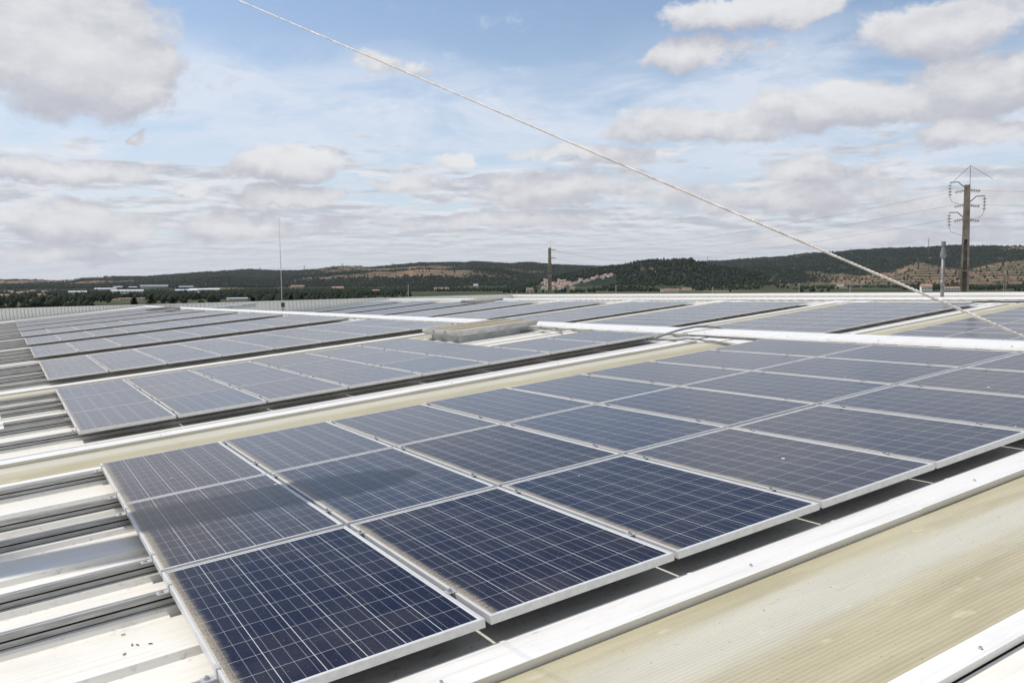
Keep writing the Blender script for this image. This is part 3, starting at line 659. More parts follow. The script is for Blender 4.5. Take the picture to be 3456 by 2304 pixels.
# ------------------------------------------------------------------ terrain: plain, near hills, far ridge
def A2(pts): return [(azel(x, y)[0], math.tan(azel(x, y)[1])) for x, y in pts]
def prof(pts):
    q = A2(pts); xs = [a for a, _ in q]; ys = [b_ for _, b_ in q]
    return lambda az: np.interp(az, xs, ys)
FAR_P = prof([(-400, 940), (0, 944), (115, 943), (222, 944), (275, 938), (356, 932), (497, 933), (555, 928), (689, 918), (834, 908), (946, 913), (1072, 908), (1118, 900), (1202, 896), (1248, 901), (1347, 893), (1416, 886), (1500, 885), (1615, 882), (1673, 885), (1776, 884), (1891, 892), (2025, 898), (2160, 890), (2300, 885), (2389, 880), (2427, 880), (2542, 869), (2600, 867), (2652, 865), (2717, 854), (2824, 849), (2893, 843), (3015, 837), (3130, 832), (3222, 826), (3283, 828), (3398, 830), (3456, 828), (3800, 850)])
NEAR_P = prof([(-400, 990), (1500, 990), (1700, 975), (1780, 955), (1900, 925), (2025, 902), (2102, 893), (2159, 880), (2197, 875), (2274, 874), (2331, 871), (2355, 880), (2400, 892), (2480, 905), (2560, 918), (2660, 950), (2750, 985), (3900, 990)])
MID_P = prof([(-400, 962), (0, 960), (300, 958), (600, 945), (760, 930), (900, 938), (1000, 928), (1150, 918), (1300, 912), (1420, 905), (1520, 908), (1620, 900), (1700, 908), (1790, 925), (1900, 960), (2100, 985), (2380, 985), (2450, 905), (2560, 893), (2640, 897), (2740, 890), (2830, 905), (2900, 925), (3000, 915), (3100, 878), (3180, 895), (3260, 905), (3380, 880), (3456, 875), (3900, 880)])
LAY = [(FAR_P, 4600.0, 3000.0), (MID_P, 3300.0, 2250.0), (NEAR_P, 2250.0, 1620.0)]
# smooth value noise usable both for the mesh and for placing things on it
_gr = np.random.default_rng(11).random((256, 256))
def vn(x, y):
    xi = np.floor(x).astype(int); yi = np.floor(y).astype(int); fx = x - xi; fy = y - yi
    fx = fx * fx * (3 - 2 * fx); fy = fy * fy * (3 - 2 * fy); g = lambda a, b_: _gr[a % 256, b_ % 256]
    return (g(xi, yi) * (1 - fx) + g(xi + 1, yi) * fx) * (1 - fy) + (g(xi, yi + 1) * (1 - fx) + g(xi + 1, yi + 1) * fx) * fy
def fbm(x, y, o=4):
    s = 0; a = 0.5
    for k in range(o): s = s + a * vn(x * 2 ** k + 17 * k, y * 2 ** k + 31 * k); a *= 0.5
    return s
def terr(az, r):
    az = np.asarray(az, float); r = np.asarray(r, float); X = r * np.sin(az); Y = r * np.cos(az)
    h = 1.5 * (fbm(X / 260, Y / 260) - 0.5) * np.clip((r - 250) / 400, 0, 1)
    for k, (pf, R, f0) in enumerate(LAY):
        wig = 1 + 0.10 * (fbm(az * 14 + 3 * k, az * 0 + k * 5.0) - 0.5)
        Rr = R * wig; ff = f0 * wig; H = Rr * pf(az) + CAM_H - 3.0
        t_ = np.clip((r - ff) / (Rr - ff), 0, 1); s = t_ * t_ * (3 - 2 * t_) * 0.6 + t_ * 0.4
        spur = 1 - 0.55 * np.abs(fbm(az * 36 + 9 * k, r / 900.0) - 0.5) * 4 * t_ * (1 - t_)
        rough = (fbm(X / 150, Y / 150 + 7 * k) - 0.5) * 26 * t_ * (1 - t_ * 0.8)
        back = np.where(r > Rr, np.clip(1 - (r - Rr) / 2500.0, 0.5, 1), 1)
        h = np.maximum(h, H * s * spur * back + rough * np.clip(H / 60, 0, 1))
    return h
fine = np.radians(np.linspace(-37, 37, 640)); coarse = np.radians(np.linspace(37, 323, 100))[1:-1]
AZ = np.concatenate([fine, coarse]); RR_ = np.concatenate([[0.5, 30, 80, 150, 220], np.geomspace(280, 1500, 50), np.linspace(1540, 5200, 120), [6500, 9000, 14000]])
az_g, r_g = np.meshgrid(AZ, RR_); Z = terr(az_g, r_g); Z = np.where(r_g > 6000, 40.0, Z); Z = np.where(r_g < 260, 0.0, Z)
nA = len(AZ); nR = len(RR_)
V = np.stack([r_g * np.sin(az_g), r_g * np.cos(az_g), Z], -1).reshape(-1, 3)
Fq = [(i * nA + j, i * nA + (j + 1) % nA, (i + 1) * nA + (j + 1) % nA, (i + 1) * nA + j) for i in range(nR - 1) for j in range(nA)]
me = bpy.data.meshes.new('ground'); me.from_pydata(V.tolist(), [], [f[::-1] for f in Fq])
# how bare the land is (vertex attribute): open terraced slopes to the right, pine woods elsewhere, fields on the plain
a_right = azel(2380, 900)[0]; a_mid = azel(1900, 900)[0]
def bare(az, r):
    X = r * np.sin(az); Y = r * np.cos(az)
    nz = fbm(X / 420 + 40, Y / 420, 5)
    right = np.clip((az - a_right) / 0.12, 0, 1); foot = np.clip((r - 1650) / 250, 0, 1) * np.clip((3500 - r) / 500, 0, 1)
    return np.clip((nz - 0.56 + 0.30 * right * foot + 0.03 * np.clip((az - a_mid) / 0.1, 0, 1)) * 9, 0, 1)
def plain(r): return np.clip((1750 - r) / 150, 0, 1)
def plain2(az, r): return ((terr(az, r) < 9) & (r < 2500)).astype(float)
at = me.attributes.new('bare', 'FLOAT', 'POINT'); at.data.foreach_set('value', bare(az_g, r_g).ravel())
at = me.attributes.new('plain', 'FLOAT', 'POINT'); at.data.foreach_set('value', plain2(az_g, r_g).ravel())
me.polygons.foreach_set('use_smooth', [True] * len(me.polygons)); me.update()
m_, t = mat('land'); pos = t.new('ShaderNodeNewGeometry').outputs['Position']
fb = t.new('ShaderNodeAttribute', attribute_name='bare').outputs['Fac']; fp = t.new('ShaderNodeAttribute', attribute_name='plain').outputs['Fac']
n_a = t.noise(pos, 0.006, 6, 0.65); n_b = t.noise(pos, 0.03, 5, 0.7); n_c = t.noise(t.vmul(pos, (1, 1, 3)), 0.012, 4, 0.6)
forest = t.mix(t.ramp(n_b, 0.35, 0.7), (0.008, 0.016, 0.010), (0.026, 0.036, 0.018))
scrub = t.mix(t.ramp(n_b, 0.38, 0.66), (0.040, 0.050, 0.026), (0.11, 0.082, 0.050))
earth = t.mix(t.ramp(n_c, 0.42, 0.60), (0.11, 0.075, 0.045), (0.29, 0.165, 0.10))
zz = t.xyz(pos)[2]
terr_l = t.m('GREATER_THAN', t.m('FRACT', t.m('ADD', t.m('MULTIPLY', zz, 0.13), t.m('MULTIPLY', n_a, 1.3))), 0.72)
bareC = t.mix(t.m('MULTIPLY', terr_l, 0.55), t.mix(t.ramp(n_a, 0.45, 0.62), scrub, earth), (0.36, 0.25, 0.15))
hillC = t.mix(fb, t.mix(t.ramp(t.noise(pos, 0.011, 4, 0.6), 0.60, 0.66), forest, t.mix(0.5, scrub, earth)), bareC)
vo = t.new('ShaderNodeTexVoronoi'); t.set(vo.inputs['Vector'], t.vmul(pos, (1, 0.62, 0))); vo.inputs['Scale'].default_value = 0.0062
vc = t.xyz(vo.outputs['Color'])
field = t.mix(t.ramp(vc[0], 0.25, 0.6), (0.020, 0.036, 0.014), (0.052, 0.058, 0.026)); field = t.mix(t.m('GREATER_THAN', vc[1], 0.90), field, (0.17, 0.14, 0.075))
rowc = t.m('GREATER_THAN', t.m('FRACT', t.m('MULTIPLY', t.m('ADD', t.xyz(pos)[0], t.m('MULTIPLY', t.xyz(pos)[1], 0.25)), 0.09)), 0.55)
field = t.mix(t.m('MULTIPLY', t.m('MULTIPLY', rowc, t.m('GREATER_THAN', vc[2], 0.45)), 0.6), field, (0.10, 0.105, 0.05))
field = t.mix(t.ramp(n_b, 0.56, 0.64), field, (0.025, 0.042, 0.018))
t.set(t.b.inputs['Base Color'], t.mix(fp, hillC, field)); t.b.inputs['Roughness'].default_value = 0.95; t.b.inputs['Specular IOR Level'].default_value = 0.1
me.materials.append(MAT['land']); g = link('ground', me); g['kind'] = 'structure'

# woods on the hills: many small crowns, one mass
def crowns(n, amin, amax, rmin, rmax, size, accept, name, label, col, zbias=0.35):
    base_v = np.array([(1, 0, 0.1), (0.5, 0.87, -.1), (-0.5, 0.87, .15), (-1, 0, -.1), (-0.5, -0.87, .1), (0.5, -0.87, -.1), (0, 0, 1.15), (0, 0, -0.9)])
    tri = np.array([(0, 1, 6), (1, 2, 6), (2, 3, 6), (3, 4, 6), (4, 5, 6), (5, 0, 6), (1, 0, 7), (2, 1, 7), (3, 2, 7), (4, 3, 7), (5, 4, 7), (0, 5, 7)])
    a = rng.uniform(amin, amax, n * 3); r = np.sqrt(rng.uniform(rmin ** 2, rmax ** 2, n * 3)); k = accept(a, r) > rng.random(n * 3); a = a[k][:n]; r = r[k][:n]
    zt_ = terr(a, r); n_ = len(a)
    s = rng.uniform(size[0], size[1], n_); sx = s[:, None] * rng.uniform(0.75, 1.25, (n_, 1)); ht = s * rng.uniform(0.8, 1.7, n_)
    rot_ = rng.uniform(0, 6.28, n_); c_, s_ = np.cos(rot_), np.sin(rot_)
    jit = rng.uniform(0.75, 1.25, (n_, 8, 3)); b_ = base_v[None] * jit
    X = (b_[..., 0] * c_[:, None] - b_[..., 1] * s_[:, None]) * sx + (r * np.sin(a))[:, None]
    Y = (b_[..., 0] * s_[:, None] + b_[..., 1] * c_[:, None]) * sx + (r * np.cos(a))[:, None]
    Zz = b_[..., 2] * ht[:, None] + (zt_ + ht * zbias * 1.6)[:, None]
    Vv = np.stack([X, Y, Zz], -1).reshape(-1, 3); Ff = (tri[None] + (np.arange(n_) * 8)[:, None, None]).reshape(-1, 3)
    me_ = bpy.data.meshes.new(name); me_.vertices.add(len(Vv)); me_.vertices.foreach_set('co', Vv.ravel())
    me_.loops.add(len(Ff) * 3); me_.loops.foreach_set('vertex_index', Ff.ravel()); me_.polygons.add(len(Ff))
    me_.polygons.foreach_set('loop_start', np.arange(0, len(Ff) * 3, 3)); me_.polygons.foreach_set('loop_total', np.full(len(Ff), 3)); me_.update(); me_.validate()
    me_.materials.append(MAT[col]); o = link(name, me_); tag(o, label, 'trees', kind='stuff'); return o
for nm, ca, cb in (('crowns_dark', (0.008, 0.015, 0.009), (0.026, 0.038, 0.017)), ('crowns_olive', (0.045, 0.058, 0.034), (0.085, 0.095, 0.058))):
    m_, t = mat(nm); pos = t.new('ShaderNodeNewGeometry').outputs['Position']
    t.set(t.b.inputs['Base Color'], t.mix(t.ramp(t.noise(pos, 0.05, 4, 0.7), 0.3, 0.7), ca, cb)); t.b.inputs['Roughness'].default_value = 0.9; t.b.inputs['Specular IOR Level'].default_value = 0.1
def ground_at(x, y, r=None):                          # world point on the terrain seen at a pixel (march along the ray)
    d = px_dir(x, y); hz = math.hypot(d.x, d.y); a = math.atan2(d.x, d.y)
    rs = np.arange(300, 5200, 12.0) if r is None else np.array([r]); z = CAM_H + rs * d.z / hz; g_ = terr(np.full(len(rs), a), rs)
    k = np.argmax(z <= g_) if (z <= g_).any() else -1
    rr = rs[k]; return Vector((rr * math.sin(a), rr * math.cos(a), float(g_[k]))), rr

# houses and halls in the valley
BUILT = []
def house(x, y, wpx, hpx, wallm, roofm, label, cat='house', group=None, name='house', ratio=0.8, rot=None, gable_=0.33, rmax=None):
    p, r = ground_at(x, y)
    if rmax and r > rmax: a = math.atan2(p.x, p.y); r = rmax; p = Vector((r * math.sin(a), r * math.cos(a), float(terr(a, r))))
    w_ = wpx * r / F_PX; h = 1.0 * hpx * r / F_PX; dpt = w_ * ratio
    o = link(name, None); o.location = p; o.rotation_euler = (0, 0, -math.atan2(p.x, p.y) + (rnd.uniform(-0.5, 0.5) if rot is None else rot))
    tag(o, label, cat, group); BUILT.append((math.atan2(p.x, p.y), r, (w_ / 2 + 6) / r))
    rh = h * gable_; wh = h - rh
    b = MB(); b.box(-w_/2, w_/2, -dpt/2, dpt/2, -3, wh); link('wall', b.me('wall', wallm), o)
    b = MB(); e = 0.04 * w_
    b.V = [(-w_/2-e, -dpt/2-e, wh), (w_/2+e, -dpt/2-e, wh), (w_/2+e, dpt/2+e, wh), (-w_/2-e, dpt/2+e, wh), (-w_/2-e, 0, wh+rh), (w_/2+e, 0, wh+rh)]
    b.F = [(0, 1, 5, 4), (2, 3, 4, 5), (0, 4, 3), (1, 2, 5), (3, 2, 1, 0)]; b.mi = [0] * 5
    link('roof', b.me('roof', roofm), o)
    b = MB(); nw = max(2, min(8, int(wpx / 4)))
    for k in range(nw):
        cx = -w_/2 + w_ * (k + 0.5) / nw; ww = w_ / nw * 0.22
        link('window', MB().box(cx - ww, cx + ww, -dpt/2 - 0.06, -dpt/2 + 0.02, wh * 0.42, wh * 0.74).me('window', 'window_dark'), o)
    return o
rnd = random.Random(5)
# the village at the foot of the hill behind the lattice pole
for k in range(40):
    t_ = rnd.random(); x = 1830 + 78 * rnd.random(); y = 980 - 32 * rnd.random() ** 1.3
    house(x, y, rnd.uniform(7, 12), rnd.uniform(7, 10), 'house_white', rnd.choice(['roof_tile', 'roof_tile_old']), 'white house with red roof in the dense village beside the middle concrete pole', group='houses of the lower village')
for k in range(30):
    t_ = rnd.random(); x = 1915 + 150 * t_; y = 968 - 30 * t_ - 12 * rnd.random()
    house(x, y, rnd.uniform(7, 12), rnd.uniform(6.5, 9), 'house_white', rnd.choice(['roof_tile', 'roof_tile_old', 'roof_tile']), 'white house with red roof scattered up the slope right of the dense village', group='houses climbing the slope')
house(1788, 981, 22, 9, 'house_cream', 'roof_tile', 'cream house with orange roof left of the middle concrete pole', rot=0.1)
house(1932, 978, 15, 9, 'house_cream', 'roof_tile', 'small house with bright orange roof below the hillside village', rot=0.1)
house(3125, 982, 30, 22, 'house_white', 'roof_tile', 'white two storey farmhouse with orange roof near the steel flue', rot=0.25, ratio=0.7)
house(3218, 981, 62, 12, 'house_white', 'roof_tile_old', 'long low white farm building with dark red roof beside the big pole', rot=0.05, ratio=0.3)
house(2260, 985, 58, 10, 'house_white', 'roof_tile_old', 'long low white building with red roof across the vineyard', rot=0.1, ratio=0.3)
house(2318, 979, 30, 7, 'house_white', 'roof_tile', 'low red roofed annex behind the long vineyard building', rot=-0.1, ratio=0.5)
house(1140, 980, 34, 13, 'house_orange', 'roof_tile', 'orange walled house among trees, middle left', rot=0.1)
house(1268, 986, 24, 9, 'house_cream', 'roof_tile', 'cream house with red roof among trees left of the middle pole', rot=0.0)
house(1490, 980, 46, 10, 'house_white', 'roof_tile_old', 'white farm building in the middle of the valley', rot=0.2, ratio=0.3)
house(1606, 967, 14, 8, 'house_white', 'hall_roof', 'lone white house on the slope above the valley farm', rot=0.1)
house(1004, 972, 40, 9, 'house_cream', 'roof_tile_old', 'tan quarry building to the right of the thin mast', rot=0.2, ratio=0.4)
house(2836, 967, 20, 5, 'house_white', 'hall_roof', 'white shed by the road above the vineyard', rot=0.0)
for k, (x, y, w_) in enumerate(((10, 1002, 30), (60, 994, 26), (85, 992, 24), (140, 1000, 22), (108, 988, 18), (30, 990, 22), (150, 990, 14))):
    house(x, y, w_, 8, 'house_cream', 'roof_tile_old', 'red roofed house in the hamlet at the far left edge', group='houses of the left hamlet')
halls = [(262, 995, 46, 12, 'hall_roof', 'hall_wall'), (356, 984, 56, 11, 'hall_roof', 'hall_wall'), (430, 993, 84, 14, 'hall_roof', 'house_white'), (398, 975, 24, 8, 'hall_roof', 'hall_red'),
         (448, 975, 22, 7, 'hall_roof', 'hall_blue'), (520, 971, 74, 8, 'hall_roof', 'hall_wall'), (628, 973, 40, 7, 'hall_roof', 'hall_blue'), (625, 990, 62, 13, 'hall_roof', 'hall_wall'), (690, 988, 84, 14, 'hall_roof', 'house_white'),
         (444, 1014, 70, 8, 'roof_tile_old', 'hall_wall'), (800, 1013, 60, 8, 'hall_roof', 'house_white')]
HL = ['white factory hall standing alone at the left of the industrial estate', 'long pale hall left of the white main hall', 'large white hall at the front of the industrial estate', 'hall with a red wall at the back of the estate',
      'hall with dark blue wall at the back left of the estate', 'long pale hall at the back right of the estate', 'low blue walled hall right of the two tall masts', 'grey walled hall on the right of the estate', 'long white hall with glazed front, rightmost of the estate',
      'long low grey farm shed before the estate', 'low white sheds just above the white parapet']
for (x, y, w_, h, rm, wm), lb in zip(halls, HL): house(x, y, w_, h, wm, rm, lb, 'hall', name='factory_hall', rot=0.15, ratio=0.35, gable_=0.25)

lim = math.radians(35)
def clear(a, r):                                      # keep the sight line to the houses open
    ok = np.ones(len(a))
    for (ha, hr, hw) in BUILT: ok[(np.abs(a - ha) < hw * 1.1) & (r > hr - 210) & (r < hr + 25)] = 0
    return ok
crowns(60000, -lim, lim, 1650, 4750, (1.9, 3.6), lambda a, r: clear(a, r) * (terr(a, r) > 8) * (1.0 - 0.97 * bare(a, r)), 'hill_woods', 'dark pine woods covering the distant hills', 'crowns_dark')
crowns(900, a_mid, lim, 1650, 3600, (1.8, 3.4), lambda a, r: clear(a, r) * (terr(a, r) > 8) * bare(a, r) * 0.8, 'olive_groves', 'grey green scrub and olive trees dotted on the bare slopes', 'crowns_olive')
crowns(11000, -lim, lim, 520, 2400, (1.2, 3.2), lambda a, r: clear(a, r) * (terr(a, r) < 12) * (r > 520 + 780 * (a > -0.12)) * (fbm(r * np.sin(a) / 110, r * np.cos(a) / 110) > 0.58 - 0.08 * (a < -0.1) - 0.06 * (r > 1500)), 'valley_trees', 'clumps of broadleaf trees and hedges across the valley fields', 'crowns_dark', 0.45)

# ------------------------------------------------------------------ poles, wires, masts
def at_r(x, y, r):
    d = px_dir(x, y); k = r / math.hypot(d.x, d.y); return Vector((d.x * k, d.y * k, CAM_H + d.z * k))
def insulator(parent, p0, p1, n=4, rad=0.15, mt='porcelain'):
    b = MB(); p0 = Vector(p0); p1 = Vector(p1); d = (p1 - p0)
    b.tube([p0, p1], 0.03, 6)
    for k in range(n):
        c_ = p0 + d * ((k + 0.7) / (n + 0.6)); u_ = d.normalized() * 0.035
        b.tube([c_ - u_, c_ - u_ * 0.2, c_ + u_], [rad * 0.5, rad, rad * 0.35], 10)
    return link('insulator', b.me('insulator', mt, False), parent)
def concrete_pole(x_top, y_top, x_bot, y_bot, r, wt, wb, label, solid_from, arms):
    top = at_r(x_top, y_top, r); low = at_r(x_bot, y_bot, r); H = top.z - (-1.0)
    root = link('concrete_pole', None); root.location = (top.x, top.y, -1.0); root.rotation_euler = (0, 0, -math.atan2(top.x, top.y))
    tag(root, label, 'utility pole', 'concrete poles of the power line')
    slope = (wb - wt) / 2 / (top.z - low.z)
    def hw(z): return wt / 2 + slope * (H - z)
    b = MB(); th = 0.13; N = 12
    for sx in (-1, 1):                                # two flanges
        for k in range(N):
            za, zb = H * k / N, H * (k + 1) / N
            xa, xb = hw(za), hw(zb)
            for (ya, yb) in ((-0.16, 0.16),):
                v0 = len(b.V); ia, ib = xa - th, xb - th
                b.V += [(sx*xa, ya, za), (sx*xa, yb, za), (sx*ia, yb, za), (sx*ia, ya, za), (sx*xb, ya, zb), (sx*xb, yb, zb), (sx*ib, yb, zb), (sx*ib, ya, zb)]
                b.F += [(v0, v0+1, v0+5, v0+4), (v0+1, v0+2, v0+6, v0+5), (v0+2, v0+3, v0+7, v0+6), (v0+3, v0, v0+4, v0+7)] + ([(v0+4, v0+5, v0+6, v0+7)] if k == N-1 else []); b.mi += [0] * (5 if k == N-1 else 4)
    # rungs between the flanges, recessed web with round holes left open at a few places, solid head
    z = H - solid_from; k = 0
    b.box(-hw(H) + 0.02, hw(H) - 0.02, -0.155, 0.155, z, H - 0.004)
    while z > 1:
        z2 = z - 2.05; b.box(-hw(z2) + th * 0.5, hw(z2) - th * 0.5, -0.15, 0.15, z2 - 0.08, z2 + 0.04)
        if k == 0:
            for (q0, q1) in ((0.0, 0.55), (0.75, 1.15), (1.35, 2.05)): b.box(-hw(z) + th * 0.4, hw(z) - th * 0.4, 0.02, 0.08, z - q1, z - q0)
        else: b.box(-hw(z) + th * 0.4, hw(z) - th * 0.4, 0.02, 0.08, z2 + 0.03, z)
        z = z2; k += 1
    link('shaft', b.me('shaft', 'concrete' if r < 100 else 'concrete_pale'), root)
    b = MB(); b.tube([(0.15, 0, H), (0.15, 0, H + 1.25)], 0.018, 5); b.tube([(0.15, 0, H + 1.25), (-0.95, 0.5, H + 0.2)], 0.014, 5); b.tube([(0.15, 0, H + 1.25), (1.45, -0.5, H + 0.25)], 0.014, 5)
    link('bird_guard', b.me('guard', 'pylon_steel'), root)
    far_ = 1.0 if r < 100 else 1.55
    for (side, dz) in arms['tension']: insulator(root, (side * wt / 2, -0.05, H - dz), (side * (wt / 2 + 0.60 * far_), -0.1, H - dz - 0.10), 4, 0.15 * far_, 'porcelain' if r < 100 else 'pylon_steel')
    for (side, dz) in arms['bracket']:
        b = MB(); b.tube([(side * wt / 2, 0, H - dz - 0.35), (side * (wt / 2 + 0.36), 0, H - dz), (side * (wt / 2 + 0.86), 0, H - dz)], 0.035, 6)
        link('bracket_arm', b.me('arm', 'pylon_steel'), root); insulator(root, (side * (wt / 2 + 0.85), 0, H - dz - 0.05), (side * (wt / 2 + 0.83), 0, H - dz - 1.0), 4, 0.14)
        b = MB(); x0 = side * (wt / 2 + 0.83); b.tube([(x0, 0, H - dz - 1.0), (side * (wt / 2 + 0.7), 0, H - dz - 1.3), (side * wt * 0.6, 0, H - dz - 1.55), (0, 0, H - dz - 1.5)], 0.012, 4); link('jumper_wire', b.me('jumper', 'pylon_steel'), root)
    return root, top
# kind of placement: real distances, height about 19 m
R1, R2, R3 = 64.0, 163.0, 150.0
pole1, top1 = concrete_pole(3265, 624, 3262, 985, R1, 0.36, 0.54, 'tall concrete utility pole with three levels of insulators, nearest and biggest, on the right', 2.25 * 1.6, {'tension': [(-1, 0.35), (1, 0.35), (-1, 1.30), (1, 1.35), (-1, 2.25), (1, 2.30)], 'bracket': [(-1, -0.22), (1, 0.78), (-1, 1.78)]})
pole2, top2 = concrete_pole(1855, 836, 1860, 990, R2, 0.55, 0.80, 'concrete utility pole standing in the middle behind the far parapet, village behind it', 3.6, {'tension': [(1, 0.35), (1, 1.9), (1, 3.5)], 'bracket': []})
pole3, top3 = concrete_pole(3394, 885, 3396, 982, R3, 0.34, 0.44, 'slim concrete pole with white insulators at the far right edge', 3.0, {'tension': [(1, 0.6), (-1, 1.9), (1, 2.6)], 'bracket': []})
def wire(p, q, sag, label, rad=0.012):
    rad *= 0.6; b = MB(); N = 24; pts = [p.lerp(q, i / N) - Vector((0, 0, sag * 4 * (i / N) * (1 - i / N))) for i in range(N + 1)]
    b.tube(pts, rad, 4, cap=False); o = link('power_line', b.me('wire', 'pylon_steel'), None); tag(o, label, 'wire', 'overhead power lines')
LV = ['top', 'middle', 'bottom']
for k, (y1, y2) in enumerate(((642, 842), (686, 866), (732, 893))):
    wire(at_r(3215 if k != 1 else 3228, (648, 690, 738)[k], R1), at_r(1876, y2, R2), 1.2, '%s wire between the big pole and the middle pole' % LV[k], 0.012)
    wire(at_r(3300, (642, 689, 736)[k], R1), at_r(3900, (644, 697, 745)[k], 58), 0.1, '%s wire leaving the big pole to the right edge' % LV[k], 0.010)
wire(at_r(1876, 848, R2), at_r(2150, 884, 420), 0.5, 'upper thin wire falling from the middle pole towards the wooded hill', 0.03)
wire(at_r(1876, 873, R2), at_r(2040, 892, 420), 0.5, 'lower thin wire falling from the middle pole towards the wooded hill', 0.03)
# steel flue with conical cowl
p = at_r(3180, 985, 49.0); tp = at_r(3182, 815, 49.0); H = tp.z - p.z + 1.2
root = link('steel_flue', None); root.location = (p.x, p.y, p.z - 1.2); tag(root, 'slim galvanised steel flue with a conical cowl left of the big pole', 'flue')
b = MB(); b.tube([(0, 0, 0), (0, 0, H - 0.85)], 0.088, 14); b.tube([(0, 0, H * 0.62), (0, 0, H * 0.62 + 0.03)], 0.096, 14); b.tube([(0, 0, 1.5), (0, 0, 1.8)], 0.11, 14); link('pipe', b.me('pipe', 'flue_steel', True), root)
b = MB(); b.tube([(0, 0, H - 0.85), (0, 0, H - 0.75), (0, 0, H - 0.70), (0, 0, H - 0.28), (0, 0, H - 0.24)], [0.10, 0.16, 0.16, 0.085, 0.085], 14); b.tube([(0, 0, H - 0.24), (0, 0, H - 0.22), (0, 0, H)], [0.06, 0.11, 0.11], 14); link('cowl', b.me('cowl', 'flue_steel', False), root)
# slender lightning mast beyond the gable and small lamp on the parapet
p = at_r(951, 1012, 78.0); tp = at_r(946, 736, 78.0)
root = link('lightning_mast', None); root.location = (p.x, p.y, p.z - 8); tag(root, 'very thin tall white mast behind the white gable parapet on the left', 'mast')
Hh = tp.z - p.z + 8
b = MB(); b.tube([(0, 0, 0), (0, 0, 9.5), (-0.05, 0, Hh - 2)], [0.05, 0.038, 0.022], 8); link('pole', b.me('pole', 'galvanised_light'), root)
b = MB(); b.tube([(-0.05, 0, Hh - 2), (-0.05, 0, Hh - 0.06), (-0.05, 0, Hh)], [0.013, 0.013, 0.04], 6); link('tip', b.me('tip', 'galvanised_light'), root)
p = at_r(955, 1036, 58)
b = MB(); b.tube([(0, 0, -0.4), (0, 0, 0)], 0.03, 6); b.box(-0.10, 0.10, -0.08, 0.08, 0, 0.30); o = link('warning_lamp', b.me('lamp', mats=['red_lamp'])); o.location = p; tag(o, 'small dark red lamp box on a short post before the gable parapet', 'lamp')
# street lamp posts in the valley
for (x, yt, yb, r, lb) in ((2869, 955, 990, 210, 'grey post with a round lamp head behind the far parapet'), (2079, 960, 992, 420, 'thin white post in the field right of the middle pole'), (2405, 968, 992, 420, 'thin white post in the vineyard'), (2697, 955, 986, 420, 'thin pale post left of the round lamp post'), (1788, 975, 992, 350, 'thin white post left of the middle pole'), (1378, 960, 985, 900, 'pale chimney post in the middle left of the valley')):
    p = at_r(x, yb, r); tp = at_r(x, yt, r); root = link('lamp_post', None); root.location = (p.x, p.y, p.z - 8); tag(root, lb, 'post', 'posts in the valley')
    Hh = tp.z - p.z + 8; wd = r * 1.3 / F_PX
    b = MB(); b.tube([(0, 0, 0), (0, 0, Hh - wd * 2)], wd, 8); link('post', b.me('post', 'galvanised_light'), root)
    b = MB(); b.tube([(0, 0, Hh - wd * 2), (0, 0, Hh - wd), (0, 0, Hh)], [wd, wd * (4 if r == 210 else 1.3), wd * (3 if r == 210 else 1)], 8); link('head', b.me('head', 'galvanised_light'), root)
# lattice pylons on the ridge line
def lattice(x, yt, yb, r, wpx, label, kind='pylon'):
    p = at_r(x, yb, r); tp = at_r(x, yt, r); w_ = wpx * r / F_PX; H = tp.z - p.z + 25
    root = link('lattice_tower' if kind != 'pylon' else 'power_pylon', None); root.location = (p.x, p.y, p.z - 25); root.rotation_euler = (0, 0, -math.atan2(p.x, p.y)); tag(root, label, kind, 'distant towers on the hills')
    b = MB(); th = 0.10 * w_ if kind == 'pylon' else 0.16 * w_
    th = max(th, 0.30)
    for sx in (-1, 1):
        for sy in (-1, 1): b.tube([(sx * w_ * 0.32, sy * w_ * 0.32, 0), (sx * w_ * 0.10, sy * w_ * 0.10, H)], th * 0.5, 4)
    n = 8
    for k in range(n):
        z0, z1 = H * k / n, H * (k + 1) / n; a0 = w_ * (0.32 - 0.22 * k / n); a1 = w_ * (0.32 - 0.22 * (k + 1) / n)
        b.tube([(-a0, -a0, z0), (a1, -a1, z1)], th * 0.3, 3); b.tube([(a0, -a0, z0), (-a1, -a1, z1)], th * 0.3, 3)
    link('tower', b.me('tower', 'pylon_steel'), root)
    if kind == 'pylon':
        b = MB()
        for q in (0.80, 0.97): b.tube([(-w_ * 0.6, 0, H * q), (w_ * 0.6, 0, H * q)], th * 0.5, 4)
        link('cross_arm', b.me('arms', 'pylon_steel'), root)
lattice(1027, 895, 909, 4300, 6, 'far lattice pylon on the ridge right of the thin mast'); lattice(1155, 888, 905, 4300, 6, 'far lattice pylon on the ridge left of centre')
lattice(877, 902, 911, 4400, 6, 'tiny lattice pylon on the ridge left of the thin mast'); lattice(1325, 888, 896, 4500, 9, 'wide small pylon on the ridge above the valley trees')
lattice(3134, 803, 833, 3700, 4, 'lattice radio tower on the ridge left of the steel flue', 'radio tower'); lattice(2683, 845, 862, 4300, 2.5, 'thin radio mast on the ridge under the rope', 'radio tower'); lattice(2388, 864, 880, 4300, 3, 'thin mast on the ridge behind the wooded hill', 'radio tower')
lattice(579, 937, 968, 2300, 2.6, 'left of two tall masts above the industrial estate', 'radio tower'); lattice(591, 945, 968, 2300, 2.2, 'right of two tall masts above the industrial estate', 'radio tower')

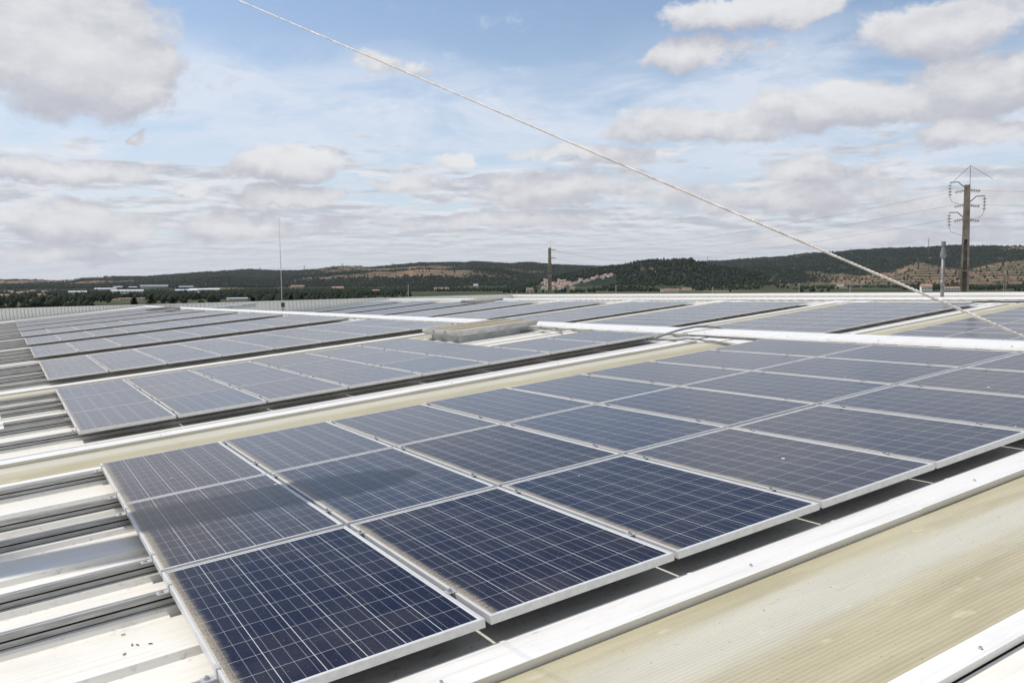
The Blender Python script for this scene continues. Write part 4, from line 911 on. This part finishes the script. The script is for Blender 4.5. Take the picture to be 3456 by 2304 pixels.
# ------------------------------------------------------------------ conifers whose tops show over the parapet
def conifer(x, yt, r, wpx, label, seed):
    rr = random.Random(seed); tp = at_r(x, yt, r); z0 = 0.0; H = tp.z - z0; W = wpx * r / F_PX / 2
    root = link('pine_tree', None); root.location = (tp.x, tp.y, z0); tag(root, label, 'tree', 'pine tops over the parapet')
    b = MB(); b.tube([(0, 0, 0), (0.05, 0, H * 0.5), (0, 0, H * 0.98)], [0.22, 0.13, 0.02], 8); link('trunk', b.me('trunk', 'bark'), root)
    V = []; Fc = []
    CH = min(H * 0.75, W * 3.2)
    for k in range(2300):
        t_ = rr.random() ** 0.85; z = H - CH * t_; lobes = 1 + 0.22 * math.sin(k * 0.01 + 9 * t_)
        rad = W * (0.06 + 1.05 * t_ ** 0.75) * (0.72 + 0.35 * (math.sin(t_ * 34 + seed) > 0)) * lobes; an = rr.uniform(0, 6.283); q = rad * rr.random() ** 0.45
        px_, py_ = q * math.cos(an), q * math.sin(an); L = rr.uniform(0.10, 0.24) * (1 + W * 0.15); tilt = rr.uniform(0.1, 0.9)
        dx_, dy_, dz_ = math.cos(an + rr.uniform(-.8, .8)) * L, math.sin(an + rr.uniform(-.8, .8)) * L, L * tilt; s_ = L * 0.28
        v0 = len(V); V += [(px_, py_, z), (px_ + dx_ * .5 - dy_ / L * s_, py_ + dy_ * .5 + dx_ / L * s_, z + dz_ * .4), (px_ + dx_, py_ + dy_, z + dz_), (px_ + dx_ * .5 + dy_ / L * s_, py_ + dy_ * .5 - dx_ / L * s_, z + dz_ * .6)]; Fc.append((v0, v0+1, v0+2, v0+3))
    link('crown', mesh('crown', V, Fc, 'leaves'), root)
conifer(508, 997, 118, 58, 'biggest dark pine top showing over the white gable parapet', 1)
conifer(452, 1006, 112, 40, 'small dark pine top left of the biggest one over the parapet', 2)
conifer(582, 1007, 114, 40, 'dark pine top just right of the biggest one over the parapet', 3)
conifer(853, 1004, 125, 28, 'little pine top left of the thin mast over the parapet', 4); conifer(981, 996, 130, 34, 'small dark pine top right of the thin mast over the parapet', 5)
conifer(1170, 1003, 135, 16, 'tiny pine top near the middle of the gable parapet', 6)

# ------------------------------------------------------------------ the air
hz = bpy.data.materials.new('haze'); hz.use_nodes = True; ht = NT(hz.node_tree); ht.n.clear()
pv = ht.new('ShaderNodeVolumePrincipled'); pv.inputs['Color'].default_value = (0.90, 0.94, 1.0, 1); pv.inputs['Density'].default_value = 0.000028; pv.inputs['Anisotropy'].default_value = 0.3
ht.l.new(pv.outputs[0], ht.new('ShaderNodeOutputMaterial').inputs['Volume'])
MAT['haze'] = hz
b = MB(); b.box(-15500, 15500, -15500, 15500, -22, 460); o = link('haze', b.me('haze', 'haze')); o['kind'] = 'stuff'
tag(o, 'thin pale summer haze over the valley and the distant hills', None)
